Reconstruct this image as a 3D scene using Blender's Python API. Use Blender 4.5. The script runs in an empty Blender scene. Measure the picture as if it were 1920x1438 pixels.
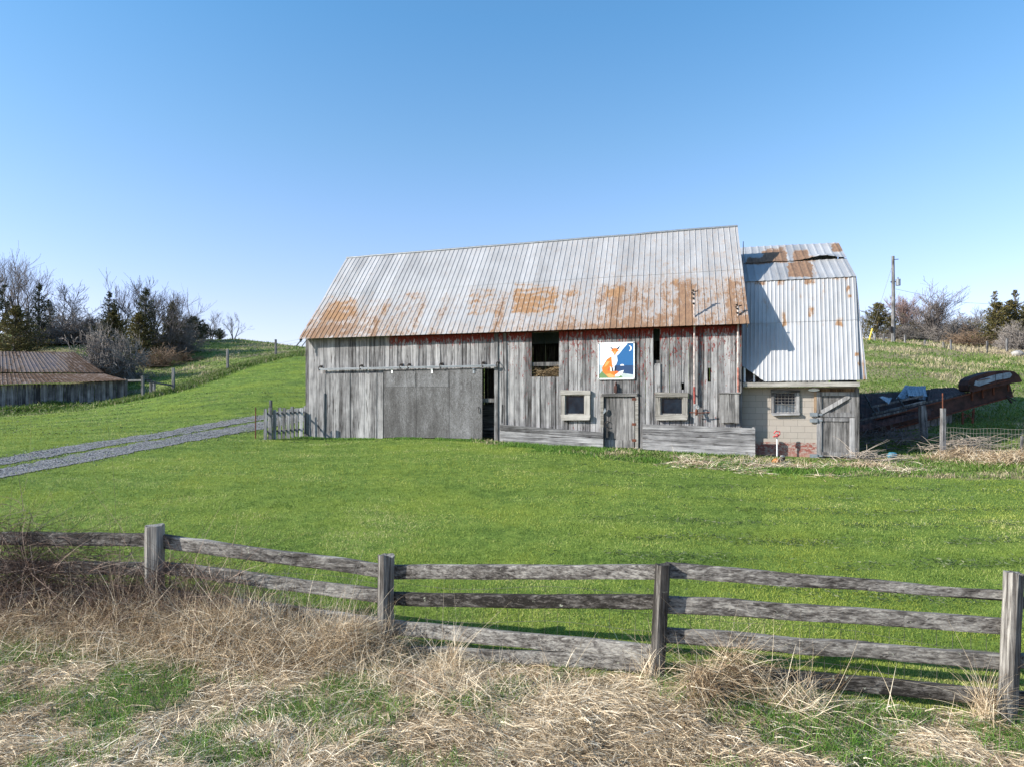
import bpy, math, random
import numpy as np
from mathutils import Vector, Matrix
random.seed(7); RNG = np.random.default_rng(7)
SC = bpy.context.scene; COL = SC.collection
R = math.radians
# ---------------------------------------------------------------- camera, sky, sun
F = 1330.0; HY = 745.0; CX = 960.0; CAMZ = 3.5
cd = bpy.data.cameras.new('camera'); cam = bpy.data.objects.new('camera', cd); COL.objects.link(cam)
cam.location = (0, 0, CAMZ); cam.rotation_euler = (R(90), 0, 0)
cd.sensor_width = 36; cd.lens = 36*F/1920; cd.shift_y = (HY-719)/1920
cd.clip_start = 0.1; cd.clip_end = 3000
SC.camera = cam
LD = Vector((2.0, 0.50, -1.0)).normalized()          # direction the sunlight travels
elev = math.asin(-LD.z)
w = bpy.data.worlds.new('World'); SC.world = w; w.use_nodes = True
nt = w.node_tree; bg = nt.nodes['Background']
sky = nt.nodes.new('ShaderNodeTexSky'); sky.sky_type = 'NISHITA'; sky.sun_disc = False
sky.sun_elevation = elev; sky.sun_rotation = math.atan2(-LD.x, -LD.y)
sky.altitude = 200; sky.air_density = 1.0; sky.dust_density = 0.7; sky.ozone_density = 2.2
tint = nt.nodes.new('ShaderNodeMix'); tint.data_type = 'RGBA'; tint.blend_type = 'MULTIPLY'; tint.inputs[0].default_value = 1.0; 
geo = nt.nodes.new('ShaderNodeTexCoord'); sep = nt.nodes.new('ShaderNodeSeparateXYZ'); nt.links.new(geo.outputs['Generated'], sep.inputs[0])
rmp = nt.nodes.new('ShaderNodeValToRGB'); nt.links.new(sep.outputs[2], rmp.inputs[0]); nt.links.new(rmp.outputs[0], tint.inputs[7])   # clearer, deeper air overhead than at the horizon
els = rmp.color_ramp.elements; els.new(0.33); els.new(0.24)
for e_, (p_, c_) in zip(els, ((0.12, (0.97, 0.86, 1.04)), (0.24, (0.88, 0.93, 1.03)), (0.33, (0.77, 0.96, 1.03)), (0.47, (0.60, 0.97, 1.10)))): e_.position = p_; e_.color = (*c_, 1)
nt.links.new(sky.outputs[0], tint.inputs[6]); nt.links.new(tint.outputs[2], bg.inputs[0]); bg.inputs[1].default_value = 0.128
sd = bpy.data.lights.new('sun', 'SUN'); sd.energy = 5.0; sd.angle = R(0.5); sd.color = (1.0, 0.95, 0.88)
so = bpy.data.objects.new('sun', sd); COL.objects.link(so)
so.rotation_euler = LD.to_track_quat('-Z', 'Y').to_euler()
SC.view_settings.view_transform = 'Standard'; SC.view_settings.look = 'None'
SC.view_settings.exposure = 0.88; SC.view_settings.gamma = 1
# ---------------------------------------------------------------- helpers
def P(px, py, Y, dz=0):                                # a point seen at that place of the picture at depth Y
    return np.array(((px-CX)/F*Y, Y, CAMZ+(HY-py)/F*Y+dz))
def _hash(ix, iy, seed):
    h = (ix.astype(np.int64)*374761393 + iy.astype(np.int64)*668265263 + seed*974711) & 0xffffffff
    h = ((h ^ (h >> 13))*1274126177) & 0xffffffff
    h = ((h ^ (h >> 16))*2246822519) & 0xffffffff
    return (h ^ (h >> 15))/4294967295.0
def vn(x, y, seed=0):
    x = np.asarray(x, float); y = np.asarray(y, float)
    ix = np.floor(x); iy = np.floor(y); fx = x-ix; fy = y-iy
    fx = fx*fx*(3-2*fx); fy = fy*fy*(3-2*fy)
    a = _hash(ix, iy, seed); b = _hash(ix+1, iy, seed); c = _hash(ix, iy+1, seed); d = _hash(ix+1, iy+1, seed)
    return (a*(1-fx)+b*fx)*(1-fy)+(c*(1-fx)+d*fx)*fy
def fbm(x, y, seed=0, o=4):
    s = 0; a = 0.5; n = 0
    x = np.asarray(x, float); y = np.asarray(y, float)
    for k in range(o):
        s = s+a*vn(x, y, seed+k*17); n += a; a *= 0.5; x = x*2.03+5.1; y = y*2.03+3.3
    return s/n
def sst(a, b, x):
    t = np.clip((np.asarray(x, float)-a)/(b-a), 0, 1); return t*t*(3-2*t)
def inpoly(X, Y, poly):
    X = np.asarray(X, float); Y = np.asarray(Y, float); ins = np.zeros(X.shape, bool)
    n = len(poly)
    for i in range(n):
        x0, y0 = poly[i]; x1, y1 = poly[(i+1) % n]
        if y0 == y1: continue
        c = ((y0 > Y) != (y1 > Y)) & (X < (x1-x0)*(Y-y0)/(y1-y0)+x0)
        ins ^= c
    return ins
# terrain: thin plate spline through measured points
class Frame:                                           # a wall's own axes: x along it, y into it, z up
    def __init__(s, o, yaw): s.o = np.array(o, float); s.yaw = yaw; s.c = math.cos(yaw); s.s = math.sin(yaw)
    def w(s, x, y, z): return np.array((s.o[0]+s.c*x-s.s*y, s.o[1]+s.s*x+s.c*y, s.o[2]+z))
    def hit(s, px, py, d=0.0):                         # picture place -> local x, z on the plane y=d
        a = (px-CX)/F; b = (HY-py)/F
        ox = s.o[0]-s.s*d; oy = s.o[1]+s.c*d
        # (ox+c t)/(oy+s t)=a
        t = (a*oy-ox)/(s.c-a*s.s); Y = oy+s.s*t
        return t, CAMZ+b*Y-s.o[2]
YAW = R(-19)
U = np.array((math.cos(YAW), math.sin(YAW)))
BR = np.array((8.75, 27.0)); BL = BR-U*19.52
BF = Frame((BL[0], BL[1], CAMZ-2.1), YAW)
AO = BF.w(19.52, 0.5, 0)
AF = Frame((AO[0], AO[1], CAMZ-2.25), YAW)
ctl = []
def cp(px, py, Y): p = P(px, py, Y); ctl.append((p[0], p[1], p[2]))
def cw(x, y, z): ctl.append((x, y, z+CAMZ))
for X in (-14, -7, 0, 7, 14): cw(X, -6, -3.6); cw(X, 3, -3.58)
for a in ((290, 1172, 10.6), (-250, 1150, 11.8), (722, 1230, 9.8), (1238, 1264, 8.6), (1890, 1352, 7.7), (2400, 1420, 6.9)): cp(*a)
for px, py in ((576, 822), (750, 820), (905, 824), (1000, 833), (1160, 841), (1300, 849), (1391, 854)):
    t, z = BF.hit(px, py); p = BF.w(t, 0, z); ctl.append(tuple(p))
cp(1608, 861, 26.15)
for a in ((0, 880, 22), (250, 835, 27.5), (480, 792, 35.5), (576, 772, 40), (0, 1000, 15), (-300, 880, 20), (0, 792, 38), (-400, 780, 38),
          (0, 768, 44), (240, 746, 48), (325, 727, 49), (427, 692, 55), (517, 667, 62), (572, 659, 66), (300, 782, 37), (450, 740, 43), (540, 712, 50),
          (200, 704, 56), (100, 650, 64), (0, 650, 63), (-200, 650, 60), (300, 688, 60), (350, 664, 66), (400, 645, 74), (480, 642, 76), (560, 654, 78),
          (200, 642, 72), (50, 628, 80), (-300, 630, 78),
          (1700, 890, 22.5), (1915, 896, 21.5), (1915, 1050, 13), (2400, 1050, 12), (1700, 872, 24.3), (1770, 853, 26.3), (1915, 850, 25.5), (1760, 800, 31), (1915, 790, 31),
          (1915, 735, 38), (1640, 705, 42), (1915, 700, 44), (1640, 646, 58), (1780, 657, 55), (1915, 668, 51), (1700, 640, 67), (1915, 650, 62),
          (2300, 672, 52), (2300, 740, 36), (2300, 800, 28)): cp(*a)
cw(3, 50, 1.2); cw(0, 64, 4.0); cw(16, 66, 5.2); cw(-5, 80, 5.0); cw(12, 38, -0.8); cw(-1, 42, -0.7); cw(8, 34, -1.6)
_c = np.array(ctl); _n = len(_c)
def _phi(r2): return 0.5*r2*np.log(r2+1e-9)
_d2 = ((_c[:, None, :2]-_c[None, :, :2])**2).sum(2)
_K = _phi(_d2)+np.eye(_n)*6.0
_Pm = np.hstack([np.ones((_n, 1)), _c[:, :2]])
_A = np.block([[_K, _Pm], [_Pm.T, np.zeros((3, 3))]])
_W = np.linalg.solve(_A, np.concatenate([_c[:, 2], np.zeros(3)]))
FPOST = [P(-170, 1150, 11.6), P(290, 1172, 10.6), P(722, 1230, 9.8), P(1236, 1264, 8.6), P(1888, 1352, 7.7), P(2650, 1440, 6.8)]
def fence_y(X):                                        # depth of the near fence at X
    return np.interp(X, [p[0] for p in FPOST], [p[1] for p in FPOST])
def h(X, Y):
    X = np.atleast_1d(np.asarray(X, float)); Y = np.atleast_1d(np.asarray(Y, float))
    out = np.empty(X.shape); xf = X.ravel(); yf = Y.ravel(); of = out.ravel()
    for i in range(0, len(xf), 20000):
        a = np.clip(xf[i:i+20000], -60, 60); b = np.clip(yf[i:i+20000], -10, 95)
        d2 = (a[:, None]-_c[None, :, 0])**2+(b[:, None]-_c[None, :, 1])**2
        of[i:i+20000] = _phi(d2)@_W[:_n]+_W[_n]+_W[_n+1]*a+_W[_n+2]*b
    out = of.reshape(X.shape)
    k = sst(80, 110, Y); out = out*(1-k)+(CAMZ+4.3)*k
    # matted mounds of dead grass this side of the fence, small rolls in the rough field
    f = sst(0.6, -0.3, Y-fence_y(X))
    out = out+f*(0.16*(fbm(X*0.9, Y*0.9, 3, 3)-0.5)+0.07*(vn(X*3.1, Y*3.1, 5)-0.5))
    g = sst(44, 56, Y)
    out = out+g*0.7*(fbm(X*0.16, Y*0.16, 9, 3)-0.5)
    return out
def h1(x, y): return float(h(x, y)[0])
def gh(px, py, y0=4.0, y1=95.0):                       # where the sight line meets the ground
    Y = np.arange(y0, y1, 0.1); X = (px-CX)/F*Y; z = CAMZ+(HY-py)/F*Y
    d = z-h(X, Y); k = np.where(d < 0)[0]
    i = k[0] if len(k) else len(Y)-1
    return np.array((X[i], Y[i], CAMZ+(HY-py)/F*Y[i]))
# meshes
class MB:
    def __init__(s): s.v = []; s.f = []; s.m = []; s.t = []; s.n = 0
    def add(s, verts, faces, tone=0.5, mat=0):
        verts = np.asarray(verts, float)
        s.v.append(verts); s.f += [tuple(i+s.n for i in f) for f in faces]; s.m += [mat]*len(faces)
        s.t.append(np.broadcast_to(np.asarray(tone, float), (len(verts),)).copy()); s.n += len(verts)
    def hexa(s, c8, tone=None, mat=0):                 # 8 corners: bottom ring then top ring
        s.add(c8, [(0, 3, 2, 1), (4, 5, 6, 7), (0, 1, 5, 4), (1, 2, 6, 5), (2, 3, 7, 6), (3, 0, 4, 7)], random.random() if tone is None else tone, mat)
    def fbox(s, fr, x0, x1, y0, y1, z0, z1, tone=None, mat=0, sk=0.0, z0r=None, z1r=None):   # box in frame axes
        z0r = z0 if z0r is None else z0r; z1r = z1 if z1r is None else z1r
        s.hexa([fr.w(x0+sk, y0, z0), fr.w(x1+sk, y0, z0r), fr.w(x1+sk, y1, z0r), fr.w(x0+sk, y1, z0),
                fr.w(x0, y0, z1), fr.w(x1, y0, z1r), fr.w(x1, y1, z1r), fr.w(x0, y1, z1)], tone, mat)
    def tube(s, pts, r, k=8, tone=None, mat=0, cap=True):
        pts = [np.array(p, float) for p in pts]; n = len(pts)
        rs = r if isinstance(r, (list, tuple, np.ndarray)) else [r]*n
        tone = random.random() if tone is None else tone
        V = []; prev = None
        for i, p in enumerate(pts):
            t = pts[min(i+1, n-1)]-pts[max(i-1, 0)]; t = t/(np.linalg.norm(t)+1e-9)
            if prev is None:
                a = np.cross(t, (0, 0, 1.0)) if abs(t[2]) < 0.9 else np.cross(t, (0, 1.0, 0))
            else: a = prev-t*np.dot(prev, t)
            a = a/(np.linalg.norm(a)+1e-9); prev = a; b = np.cross(t, a)
            for j in range(k):
                q = 2*math.pi*j/k+math.pi/k; V.append(p+(a*math.cos(q)+b*math.sin(q))*rs[i])
        Fc = [(i*k+j, i*k+(j+1) % k, (i+1)*k+(j+1) % k, (i+1)*k+j) for i in range(n-1) for j in range(k)]
        if cap: Fc += [tuple(range(k-1, -1, -1)), tuple((n-1)*k+j for j in range(k))]
        s.add(V, Fc, tone, mat)
    def beam(s, p0, p1, hh, ww, seg=10, wob=0.012, tone=None, mat=0, up=(0, 0, 1.0), h1_=None, seed=None, tilt=0.0, bow=0.0):
        """A weathered squared timber: eight-sided section, uneven along its length."""
        p0 = np.array(p0, float); p1 = np.array(p1, float); t = p1-p0; L = np.linalg.norm(t); t = t/L
        up = np.array(up, float); sd_ = np.cross(t, up); sd_ /= np.linalg.norm(sd_); u = np.cross(sd_, t)
        seed = random.randrange(10**6) if seed is None else seed
        if tilt: c, q = math.cos(tilt), math.sin(tilt); sd_, u = sd_*c+u*q, u*c-sd_*q
        h1_ = hh if h1_ is None else h1_; V = []
        sec = [(-.5, -.38), (-.38, -.5), (.38, -.5), (.5, -.38), (.5, .38), (.38, .5), (-.38, .5), (-.5, .38)]
        for i in range(seg+1):
            a = i/seg; c = p0+t*L*a+u*bow*math.sin(math.pi*a)
            c = c+u*wob*1.5*(vn(a*5+seed, 0.3, 1)-0.5)*2
            for j, (x, y) in enumerate(sec):
                hj = hh*(1-a)+h1_*a
                n1 = (vn(a*9*L/3+seed, j*1.7, 2)-0.5)*2*wob; n2 = (vn(a*11*L/3+seed, j*1.7+9, 4)-0.5)*2*wob
                V.append(c+sd_*(x*ww+n1)+u*(y*hj+n2))
        Fc = [(i*8+j, (i+1)*8+j, (i+1)*8+(j+1) % 8, i*8+(j+1) % 8) for i in range(seg) for j in range(8)]
        Fc += [tuple(range(8)), tuple(seg*8+7-j for j in range(8))]
        s.add(V, Fc, random.random() if tone is None else tone, mat)
    def build(s, name, mats, parent=None, smooth=False):
        V = np.concatenate(s.v) if s.v else np.zeros((0, 3))
        if parent is not None:
            root = parent
            while root.parent: root = root.parent
            l = np.array(root.location); a = root.rotation_euler.z; c, q = math.cos(a), math.sin(a)
            D = V-l; V = np.stack([c*D[:, 0]+q*D[:, 1], -q*D[:, 0]+c*D[:, 1], D[:, 2]], 1)
        me = bpy.data.meshes.new(name)
        nf = len(s.f); ls = np.array([len(f) for f in s.f], np.int32)
        me.vertices.add(len(V)); me.vertices.foreach_set('co', V.astype(np.float32).ravel())
        me.loops.add(int(ls.sum())); me.loops.foreach_set('vertex_index', np.fromiter((i for f in s.f for i in f), np.int32))
        me.polygons.add(nf); st = np.zeros(nf, np.int32); st[1:] = np.cumsum(ls)[:-1]
        me.polygons.foreach_set('loop_start', st)
        try: me.polygons.foreach_set('loop_total', ls)
        except Exception: pass
        mats = mats if isinstance(mats, (list, tuple)) else [mats]
        for m in mats: me.materials.append(m)
        me.polygons.foreach_set('material_index', np.array(s.m, np.int32))
        me.polygons.foreach_set('use_smooth', np.full(nf, smooth))
        me.update(calc_edges=True)
        at = me.attributes.new('tone', 'FLOAT', 'POINT'); at.data.foreach_set('value', np.concatenate(s.t).astype(np.float32))
        o = bpy.data.objects.new(name, me); COL.objects.link(o)
        if parent is not None: o.parent = parent
        return o
def build_each(mb, name, mats, parent):              # one object per box
    out = []; o0 = 0
    for v, t in zip(mb.v, mb.t):
        m = MB(); n = len(v); fs = [tuple(i-o0 for i in f) for f in mb.f if o0 <= f[0] < o0+n]; m.add(v, fs, t); out.append(m.build(name, mats, parent)); o0 += n
    return out
def tri_mesh(name, V, Fc, mat, attrs={}, parent=None, smooth=False):   # V (n,3), Fc (m,k) arrays
    me = bpy.data.meshes.new(name); V = np.asarray(V, np.float32); Fc = np.asarray(Fc, np.int32); k = Fc.shape[1]
    me.vertices.add(len(V)); me.vertices.foreach_set('co', V.ravel())
    me.loops.add(Fc.size); me.loops.foreach_set('vertex_index', Fc.ravel())
    me.polygons.add(len(Fc)); me.polygons.foreach_set('loop_start', np.arange(0, Fc.size, k, dtype=np.int32))
    try: me.polygons.foreach_set('loop_total', np.full(len(Fc), k, np.int32))
    except Exception: pass
    me.polygons.foreach_set('use_smooth', np.full(len(Fc), smooth))
    if mat: me.materials.append(mat)
    me.update(calc_edges=True)
    for a, val in attrs.items():
        at = me.attributes.new(a, 'FLOAT', 'POINT'); at.data.foreach_set('value', np.asarray(val, np.float32))
    o = bpy.data.objects.new(name, me); COL.objects.link(o)
    if parent is not None: o.parent = parent
    return o
def tag(o, label=None, cat=None, group=None, kind=None):
    if label: o['label'] = label
    if cat: o['category'] = cat
    if group: o['group'] = group
    if kind: o['kind'] = kind
    return o
def thing(name, label, cat, loc=(0, 0, 0), rz=0.0, group=None):
    o = bpy.data.objects.new(name, None); COL.objects.link(o); o.empty_display_size = 0.2
    o.location = [float(q) for q in loc]; o.rotation_euler = (0, 0, rz); return tag(o, label, cat, group)
def strands(name, pos, d, L, W, droop, seg, mat, rnd, curl=0.15, parent=None):
    """Many thin bent blades in one mesh."""
    N = len(pos); W = np.broadcast_to(W, (N,)); L = np.broadcast_to(L, (N,)); d = d/np.linalg.norm(d, axis=1, keepdims=True)
    sd_ = np.cross(d, RNG.normal(size=(N, 3))); sd_ /= np.linalg.norm(sd_, axis=1, keepdims=True)+1e-9
    cd_ = np.cross(d, sd_)*(RNG.normal(size=(N, 1))*curl)
    T = np.linspace(0, 1, seg+1); rows = []
    for t in T:
        c = pos+d*(L*t)[:, None]+cd_*(L*t*t)[:, None]; c[:, 2] -= droop*L*t*t
        wv = sd_*(W*(1-0.92*t**1.5)*0.5)[:, None]
        if t == 1: rows.append(c[:, None, :])
        else: rows.append(np.stack([c-wv, c+wv], 1))
    V = np.concatenate(rows, 1); nv = V.shape[1]; base = (np.arange(N)*nv)[:, None]
    Fs = []
    for k in range(seg-1):
        a = 2*k; Fs.append(np.stack([base[:, 0]+a, base[:, 0]+a+1, base[:, 0]+a+3], 1)); Fs.append(np.stack([base[:, 0]+a, base[:, 0]+a+3, base[:, 0]+a+2], 1))
    a = 2*(seg-1); Fs.append(np.stack([base[:, 0]+a, base[:, 0]+a+1, base[:, 0]+a+2], 1))
    return tri_mesh(name, V.reshape(-1, 3), np.concatenate(Fs), mat, {'tone': np.repeat(rnd, nv)}, parent)
# materials
class M:
    def __init__(s, name, rough=0.8, spec=0.3, metal=0.0):
        s.m = bpy.data.materials.new(name); s.m.use_nodes = True; s.t = s.m.node_tree
        s.b = s.t.nodes['Principled BSDF']; s.b.inputs['Roughness'].default_value = rough
        s.b.inputs['Specular IOR Level'].default_value = spec; s.b.inputs['Metallic'].default_value = metal
    def n(s, ty, **k):
        nd = s.t.nodes.new(ty)
        for a, v in k.items(): setattr(nd, a, v)
        return nd
    def L(s, a, b): s.t.links.new(a, b)
    def put(s, sock, v):
        if hasattr(v, 'is_output'): s.L(v, sock)
        elif isinstance(v, (tuple, list)) and len(v) == 3 and sock.type == 'RGBA': sock.default_value = (*v, 1)
        else: sock.default_value = v
    def obj(s): return s.n('ShaderNodeTexCoord').outputs['Object']
    def att(s, nm): return s.n('ShaderNodeAttribute', attribute_name=nm).outputs['Fac']
    def mp(s, vec, scale=(1, 1, 1), loc=(0, 0, 0)):
        x = s.n('ShaderNodeMapping'); s.put(x.inputs['Vector'], vec); x.inputs['Scale'].default_value = scale; s.put(x.inputs['Location'], loc); return x.outputs[0]
    def noise(s, vec, sc, det=4, rough=0.6, dist=0):
        x = s.n('ShaderNodeTexNoise'); s.put(x.inputs['Vector'], vec); x.inputs['Scale'].default_value = sc
        x.inputs['Detail'].default_value = det; x.inputs['Roughness'].default_value = rough; x.inputs['Distortion'].default_value = dist
        return x.outputs['Fac']
    def math(s, op, a, b=0.0, c=0.0, clamp=False):
        x = s.n('ShaderNodeMath', operation=op, use_clamp=clamp); s.put(x.inputs[0], a); s.put(x.inputs[1], b)
        if op in ('MULTIPLY_ADD',): s.put(x.inputs[2], c)
        return x.outputs[0]
    def rng(s, v, a, b, lo=0.0, hi=1.0):
        x = s.n('ShaderNodeMapRange'); x.interpolation_type = 'SMOOTHSTEP'
        for i, q in enumerate((v, a, b, lo, hi)): s.put(x.inputs[i], q)
        return x.outputs[0]
    def ramp(s, f, stops):
        x = s.n('ShaderNodeValToRGB'); s.put(x.inputs[0], f); e = x.color_ramp.elements
        while len(e) < len(stops): e.new(0.5)
        for i, (p, c) in enumerate(stops): e[i].position = p; e[i].color = (*c, 1)
        return x.outputs[0]
    def mix(s, f, a, b, bt='MIX'):
        x = s.n('ShaderNodeMix', data_type='RGBA', blend_type=bt); s.put(x.inputs[0], f); s.put(x.inputs[6], a); s.put(x.inputs[7], b); return x.outputs[2]
    def add(s, a, b):
        x = s.n('ShaderNodeVectorMath', operation='ADD'); s.put(x.inputs[0], a); s.put(x.inputs[1], b); return x.outputs[0]
    def xyz(s, v): x = s.n('ShaderNodeSeparateXYZ'); s.put(x.inputs[0], v); return x.outputs
    def cmb(s, a, b, c): x = s.n('ShaderNodeCombineXYZ'); [s.put(x.inputs[i], q) for i, q in enumerate((a, b, c))]; return x.outputs[0]
    def bump(s, hgt, st=0.5, dist=0.01):
        x = s.n('ShaderNodeBump'); s.put(x.inputs['Height'], hgt); x.inputs['Strength'].default_value = st; x.inputs['Distance'].default_value = dist
        s.L(x.outputs[0], s.b.inputs['Normal'])
    def col(s, c): s.put(s.b.inputs['Base Color'], c); return s
    def rough(s, c): s.put(s.b.inputs['Roughness'], c); return s
def plain(name, c, rough=0.7, metal=0.0, var=0.25, sc=6):
    m = M(name, rough, 0.4, metal); o = m.obj(); f = m.noise(o, sc, 5, 0.65)
    m.col(m.mix(m.rng(f, 0.3, 0.7), tuple(q*(1-var) for q in c), tuple(min(1, q*(1+var)) for q in c)))
    m.bump(m.noise(o, sc*6, 3), 0.2, 0.004); return m.m
def wood(name, stops, axis='z', paint=0, blotch=0.35, moss=0.0, grain=34, lichen=0, ckm=0.32, con=1.75):
    """Weathered timber: grain runs along one axis; tone shifts each board."""
    m = M(name, 0.88, 0.2); o = m.obj(); t = m.att('tone')
    k = {'z': (grain, grain, 1.3), 'x': (1.3, grain, grain), 'y': (grain, 1.3, grain)}[axis]
    off = m.cmb(m.math('MULTIPLY', t, 53.0), m.math('MULTIPLY', t, 31.0), m.math('MULTIPLY', t, 17.0))
    v = m.add(m.mp(o, k), off)
    g = m.noise(v, 1.0, 6, 0.72, 0.6); g2 = m.noise(m.mp(v, tuple(0.28 for _ in k)), 1.0, 3, 0.5, 1.0)
    big = m.noise(m.add(o, off), 1.4, 3, 0.6)
    f = m.math('MULTIPLY_ADD', g, 0.75, m.math('MULTIPLY_ADD', g2, 0.45, m.math('MULTIPLY_ADD', m.math('SUBTRACT', t, 0.5), 0.20, m.math('MULTIPLY', m.math('SUBTRACT', big, 0.5), blotch))))
    ck = m.noise(m.mp(v, tuple(ckm if q > 5 else 0.5 for q in k)), 1.0, 3, 0.6, 0.4); crack = m.rng(ck, 0.62, 0.70, 0.0, 0.75)
    f = m.math('MULTIPLY_ADD', f, con, 0.48-0.594*con)
    c = m.ramp(f, stops)
    c = m.mix(crack, c, (0.03, 0.026, 0.024))
    knot = m.n('ShaderNodeTexVoronoi'); kk = {'z': (3.2, 3.2, 1.1), 'x': (1.1, 3.2, 3.2), 'y': (3.2, 1.1, 3.2)}[axis]
    m.L(m.add(m.mp(o, kk), off), knot.inputs['Vector']); knot.inputs['Scale'].default_value = 1.0
    c = m.mix(m.rng(knot.outputs['Distance'], 0.05, 0.10, 0.75, 0.0), c, (0.035, 0.03, 0.028))
    if lichen:
        ln = m.noise(o, 9, 4, 0.7); c = m.mix(m.rng(ln, 0.66, 0.72, 0, 0.7*lichen), c, (0.45, 0.47, 0.36))
        l2 = m.noise(m.add(o, (5, 3, 1)), 5, 5, 0.7); c = m.mix(m.rng(l2, 0.72, 0.76, 0, 0.8*lichen), c, (0.42, 0.17, 0.04))
    if moss:
        mn = m.noise(o, 3.5, 5, 0.7); c = m.mix(m.rng(mn, 0.52, 0.7, 0, moss), c, (0.10, 0.12, 0.05))
    if paint:
        x, y, z = m.xyz(o)
        fl = m.noise(m.add(m.mp(o, (13, 13, 5.0)), off), 1.0, 6, 0.75)
        top = m.rng(m.math('ADD', z, m.math('MULTIPLY', m.math('SUBTRACT', fl, 0.5), 2.2)), 4.45, 4.62)
        top = m.math('MULTIPLY', top, m.rng(x, 4.2, 4.6))
        reg = m.noise(m.mp(o, (0.9, 0.9, 0.8)), 1.0, 2, 0.5)
        hgt = m.rng(z, 1.4, 4.4, 0.0, 0.085); rx = m.rng(x, 7.5, 11.0, -0.10, 0.02)
        th = m.math('SUBTRACT', 0.80, m.math('ADD', m.math('ADD', hgt, rx), m.math('MULTIPLY', reg, 0.26)))
        flk = m.math('GREATER_THAN', fl, th)
        pc = m.ramp(m.noise(o, 14, 3), [(0.3, (0.10, 0.012, 0.010)), (0.7, (0.22, 0.035, 0.025))])
        c = m.mix(m.math('MAXIMUM', top, m.math('MULTIPLY', flk, 0.85)), c, pc)
    m.col(c); m.bump(m.math('SUBTRACT', m.math('ADD', g, m.math('MULTIPLY', g2, 0.6)), crack), 0.9, 0.012); return m.m
# ---------------------------------------------------------------- materials
GREY = [(0.14, (0.030, 0.028, 0.027)), (0.40, (0.140, 0.136, 0.135)), (0.62, (0.265, 0.259, 0.256)), (0.92, (0.42, 0.41, 0.40))]
DGREY = [(0.2, (0.03, 0.03, 0.03)), (0.45, (0.12, 0.115, 0.11)), (0.7, (0.24, 0.23, 0.22)), (0.9, (0.36, 0.35, 0.33))]
LGREY = [(0.1, (0.08, 0.075, 0.065)), (0.45, (0.23, 0.215, 0.19)), (0.85, (0.42, 0.40, 0.36))]
FGREY = [(p, tuple(0.88*q for q in c)) for p, c in [(0.15, (0.022, 0.019, 0.016)), (0.42, (0.10, 0.090, 0.080)), (0.62, (0.21, 0.195, 0.175)), (0.88, (0.38, 0.36, 0.32))]]
W_wall = wood('weathered_boards', GREY, 'z', paint=1)
W_grey = wood('grey_boards', GREY, 'z'); W_hor = wood('grey_planks', [(p, tuple(q*1.1 for q in c)) for p, c in GREY], 'x')
W_dark = wood('dark_old_wood', DGREY, 'z'); W_darkx = wood('dark_old_wood_flat', DGREY, 'x')
W_light = wood('pale_trim_wood', LGREY, 'x', grain=26); W_lightz = wood('pale_trim_wood_upright', LGREY, 'z', grain=26)
W_shed = wood('shed_boards', DGREY, 'z', blotch=0.5)
W_rail = wood('fence_rail_wood', FGREY, 'x', lichen=1, grain=48, blotch=0.3, ckm=0.5, con=2.3); W_post = wood('fence_post_wood', FGREY, 'z', lichen=0.6, grain=48, blotch=0.35, ckm=0.45, con=2.2)
W_brown = wood('brown_jamb_wood', [(0.2, (0.05, 0.03, 0.02)), (0.5, (0.20, 0.13, 0.08)), (0.85, (0.36, 0.26, 0.17))], 'z')
IRON = plain('dark_iron', (0.03, 0.025, 0.022), 0.6, 0.3); RUST = plain('rusty_iron', (0.11, 0.035, 0.018), 0.85, 0, 0.5)
RUSTD = plain('dark_rusty_steel', (0.050, 0.020, 0.015), 0.8, 0, 0.6, 3)
GALV = plain('galvanised_steel', (0.25, 0.275, 0.29), 0.45, 0.5, 0.15); WHITE = plain('white_paint', (0.75, 0.75, 0.73), 0.5, 0, 0.06)
REDP = plain('red_paint', (0.24, 0.045, 0.035), 0.6, 0, 0.4, 12); PINKP = plain('faded_red_paint', (0.55, 0.10, 0.09), 0.5, 0, 0.15); REDF = plain('red_painted_fascia', (0.09, 0.012, 0.01), 0.8, 0, 0.5)
DARKIN = plain('dark_interior', (0.03, 0.028, 0.025), 0.95); WIRE = plain('fence_wire', (0.12, 0.11, 0.10), 0.6, 0.4); WIREL = plain('pale_wire', (0.20, 0.185, 0.165), 0.5, 0.3)
YEL = plain('yellow_plastic', (0.75, 0.55, 0.02), 0.5, 0, 0.05); ORG = plain('orange_rusty_cap', (0.35, 0.12, 0.02), 0.7, 0, 0.3)
BLUEP = plain('blue_plastic', (0.05, 0.22, 0.30), 0.4, 0, 0.3); STONE = plain('pale_stone', (0.30, 0.28, 0.26), 0.9, 0, 0.35, 4); BLACK = plain('black_iron', (0.012, 0.012, 0.012), 0.6)
def mk_glass():
    m = M('old_window_glass', 0.12, 0.22); o = m.obj()
    m.col(m.ramp(m.noise(o, 3, 4), [(0.35, (0.003, 0.006, 0.012)), (0.75, (0.012, 0.022, 0.036))])); m.rough(m.rng(m.noise(o, 9, 4), 0.3, 0.7, 0.05, 0.25)); return m.m
GLASS = mk_glass()
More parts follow.
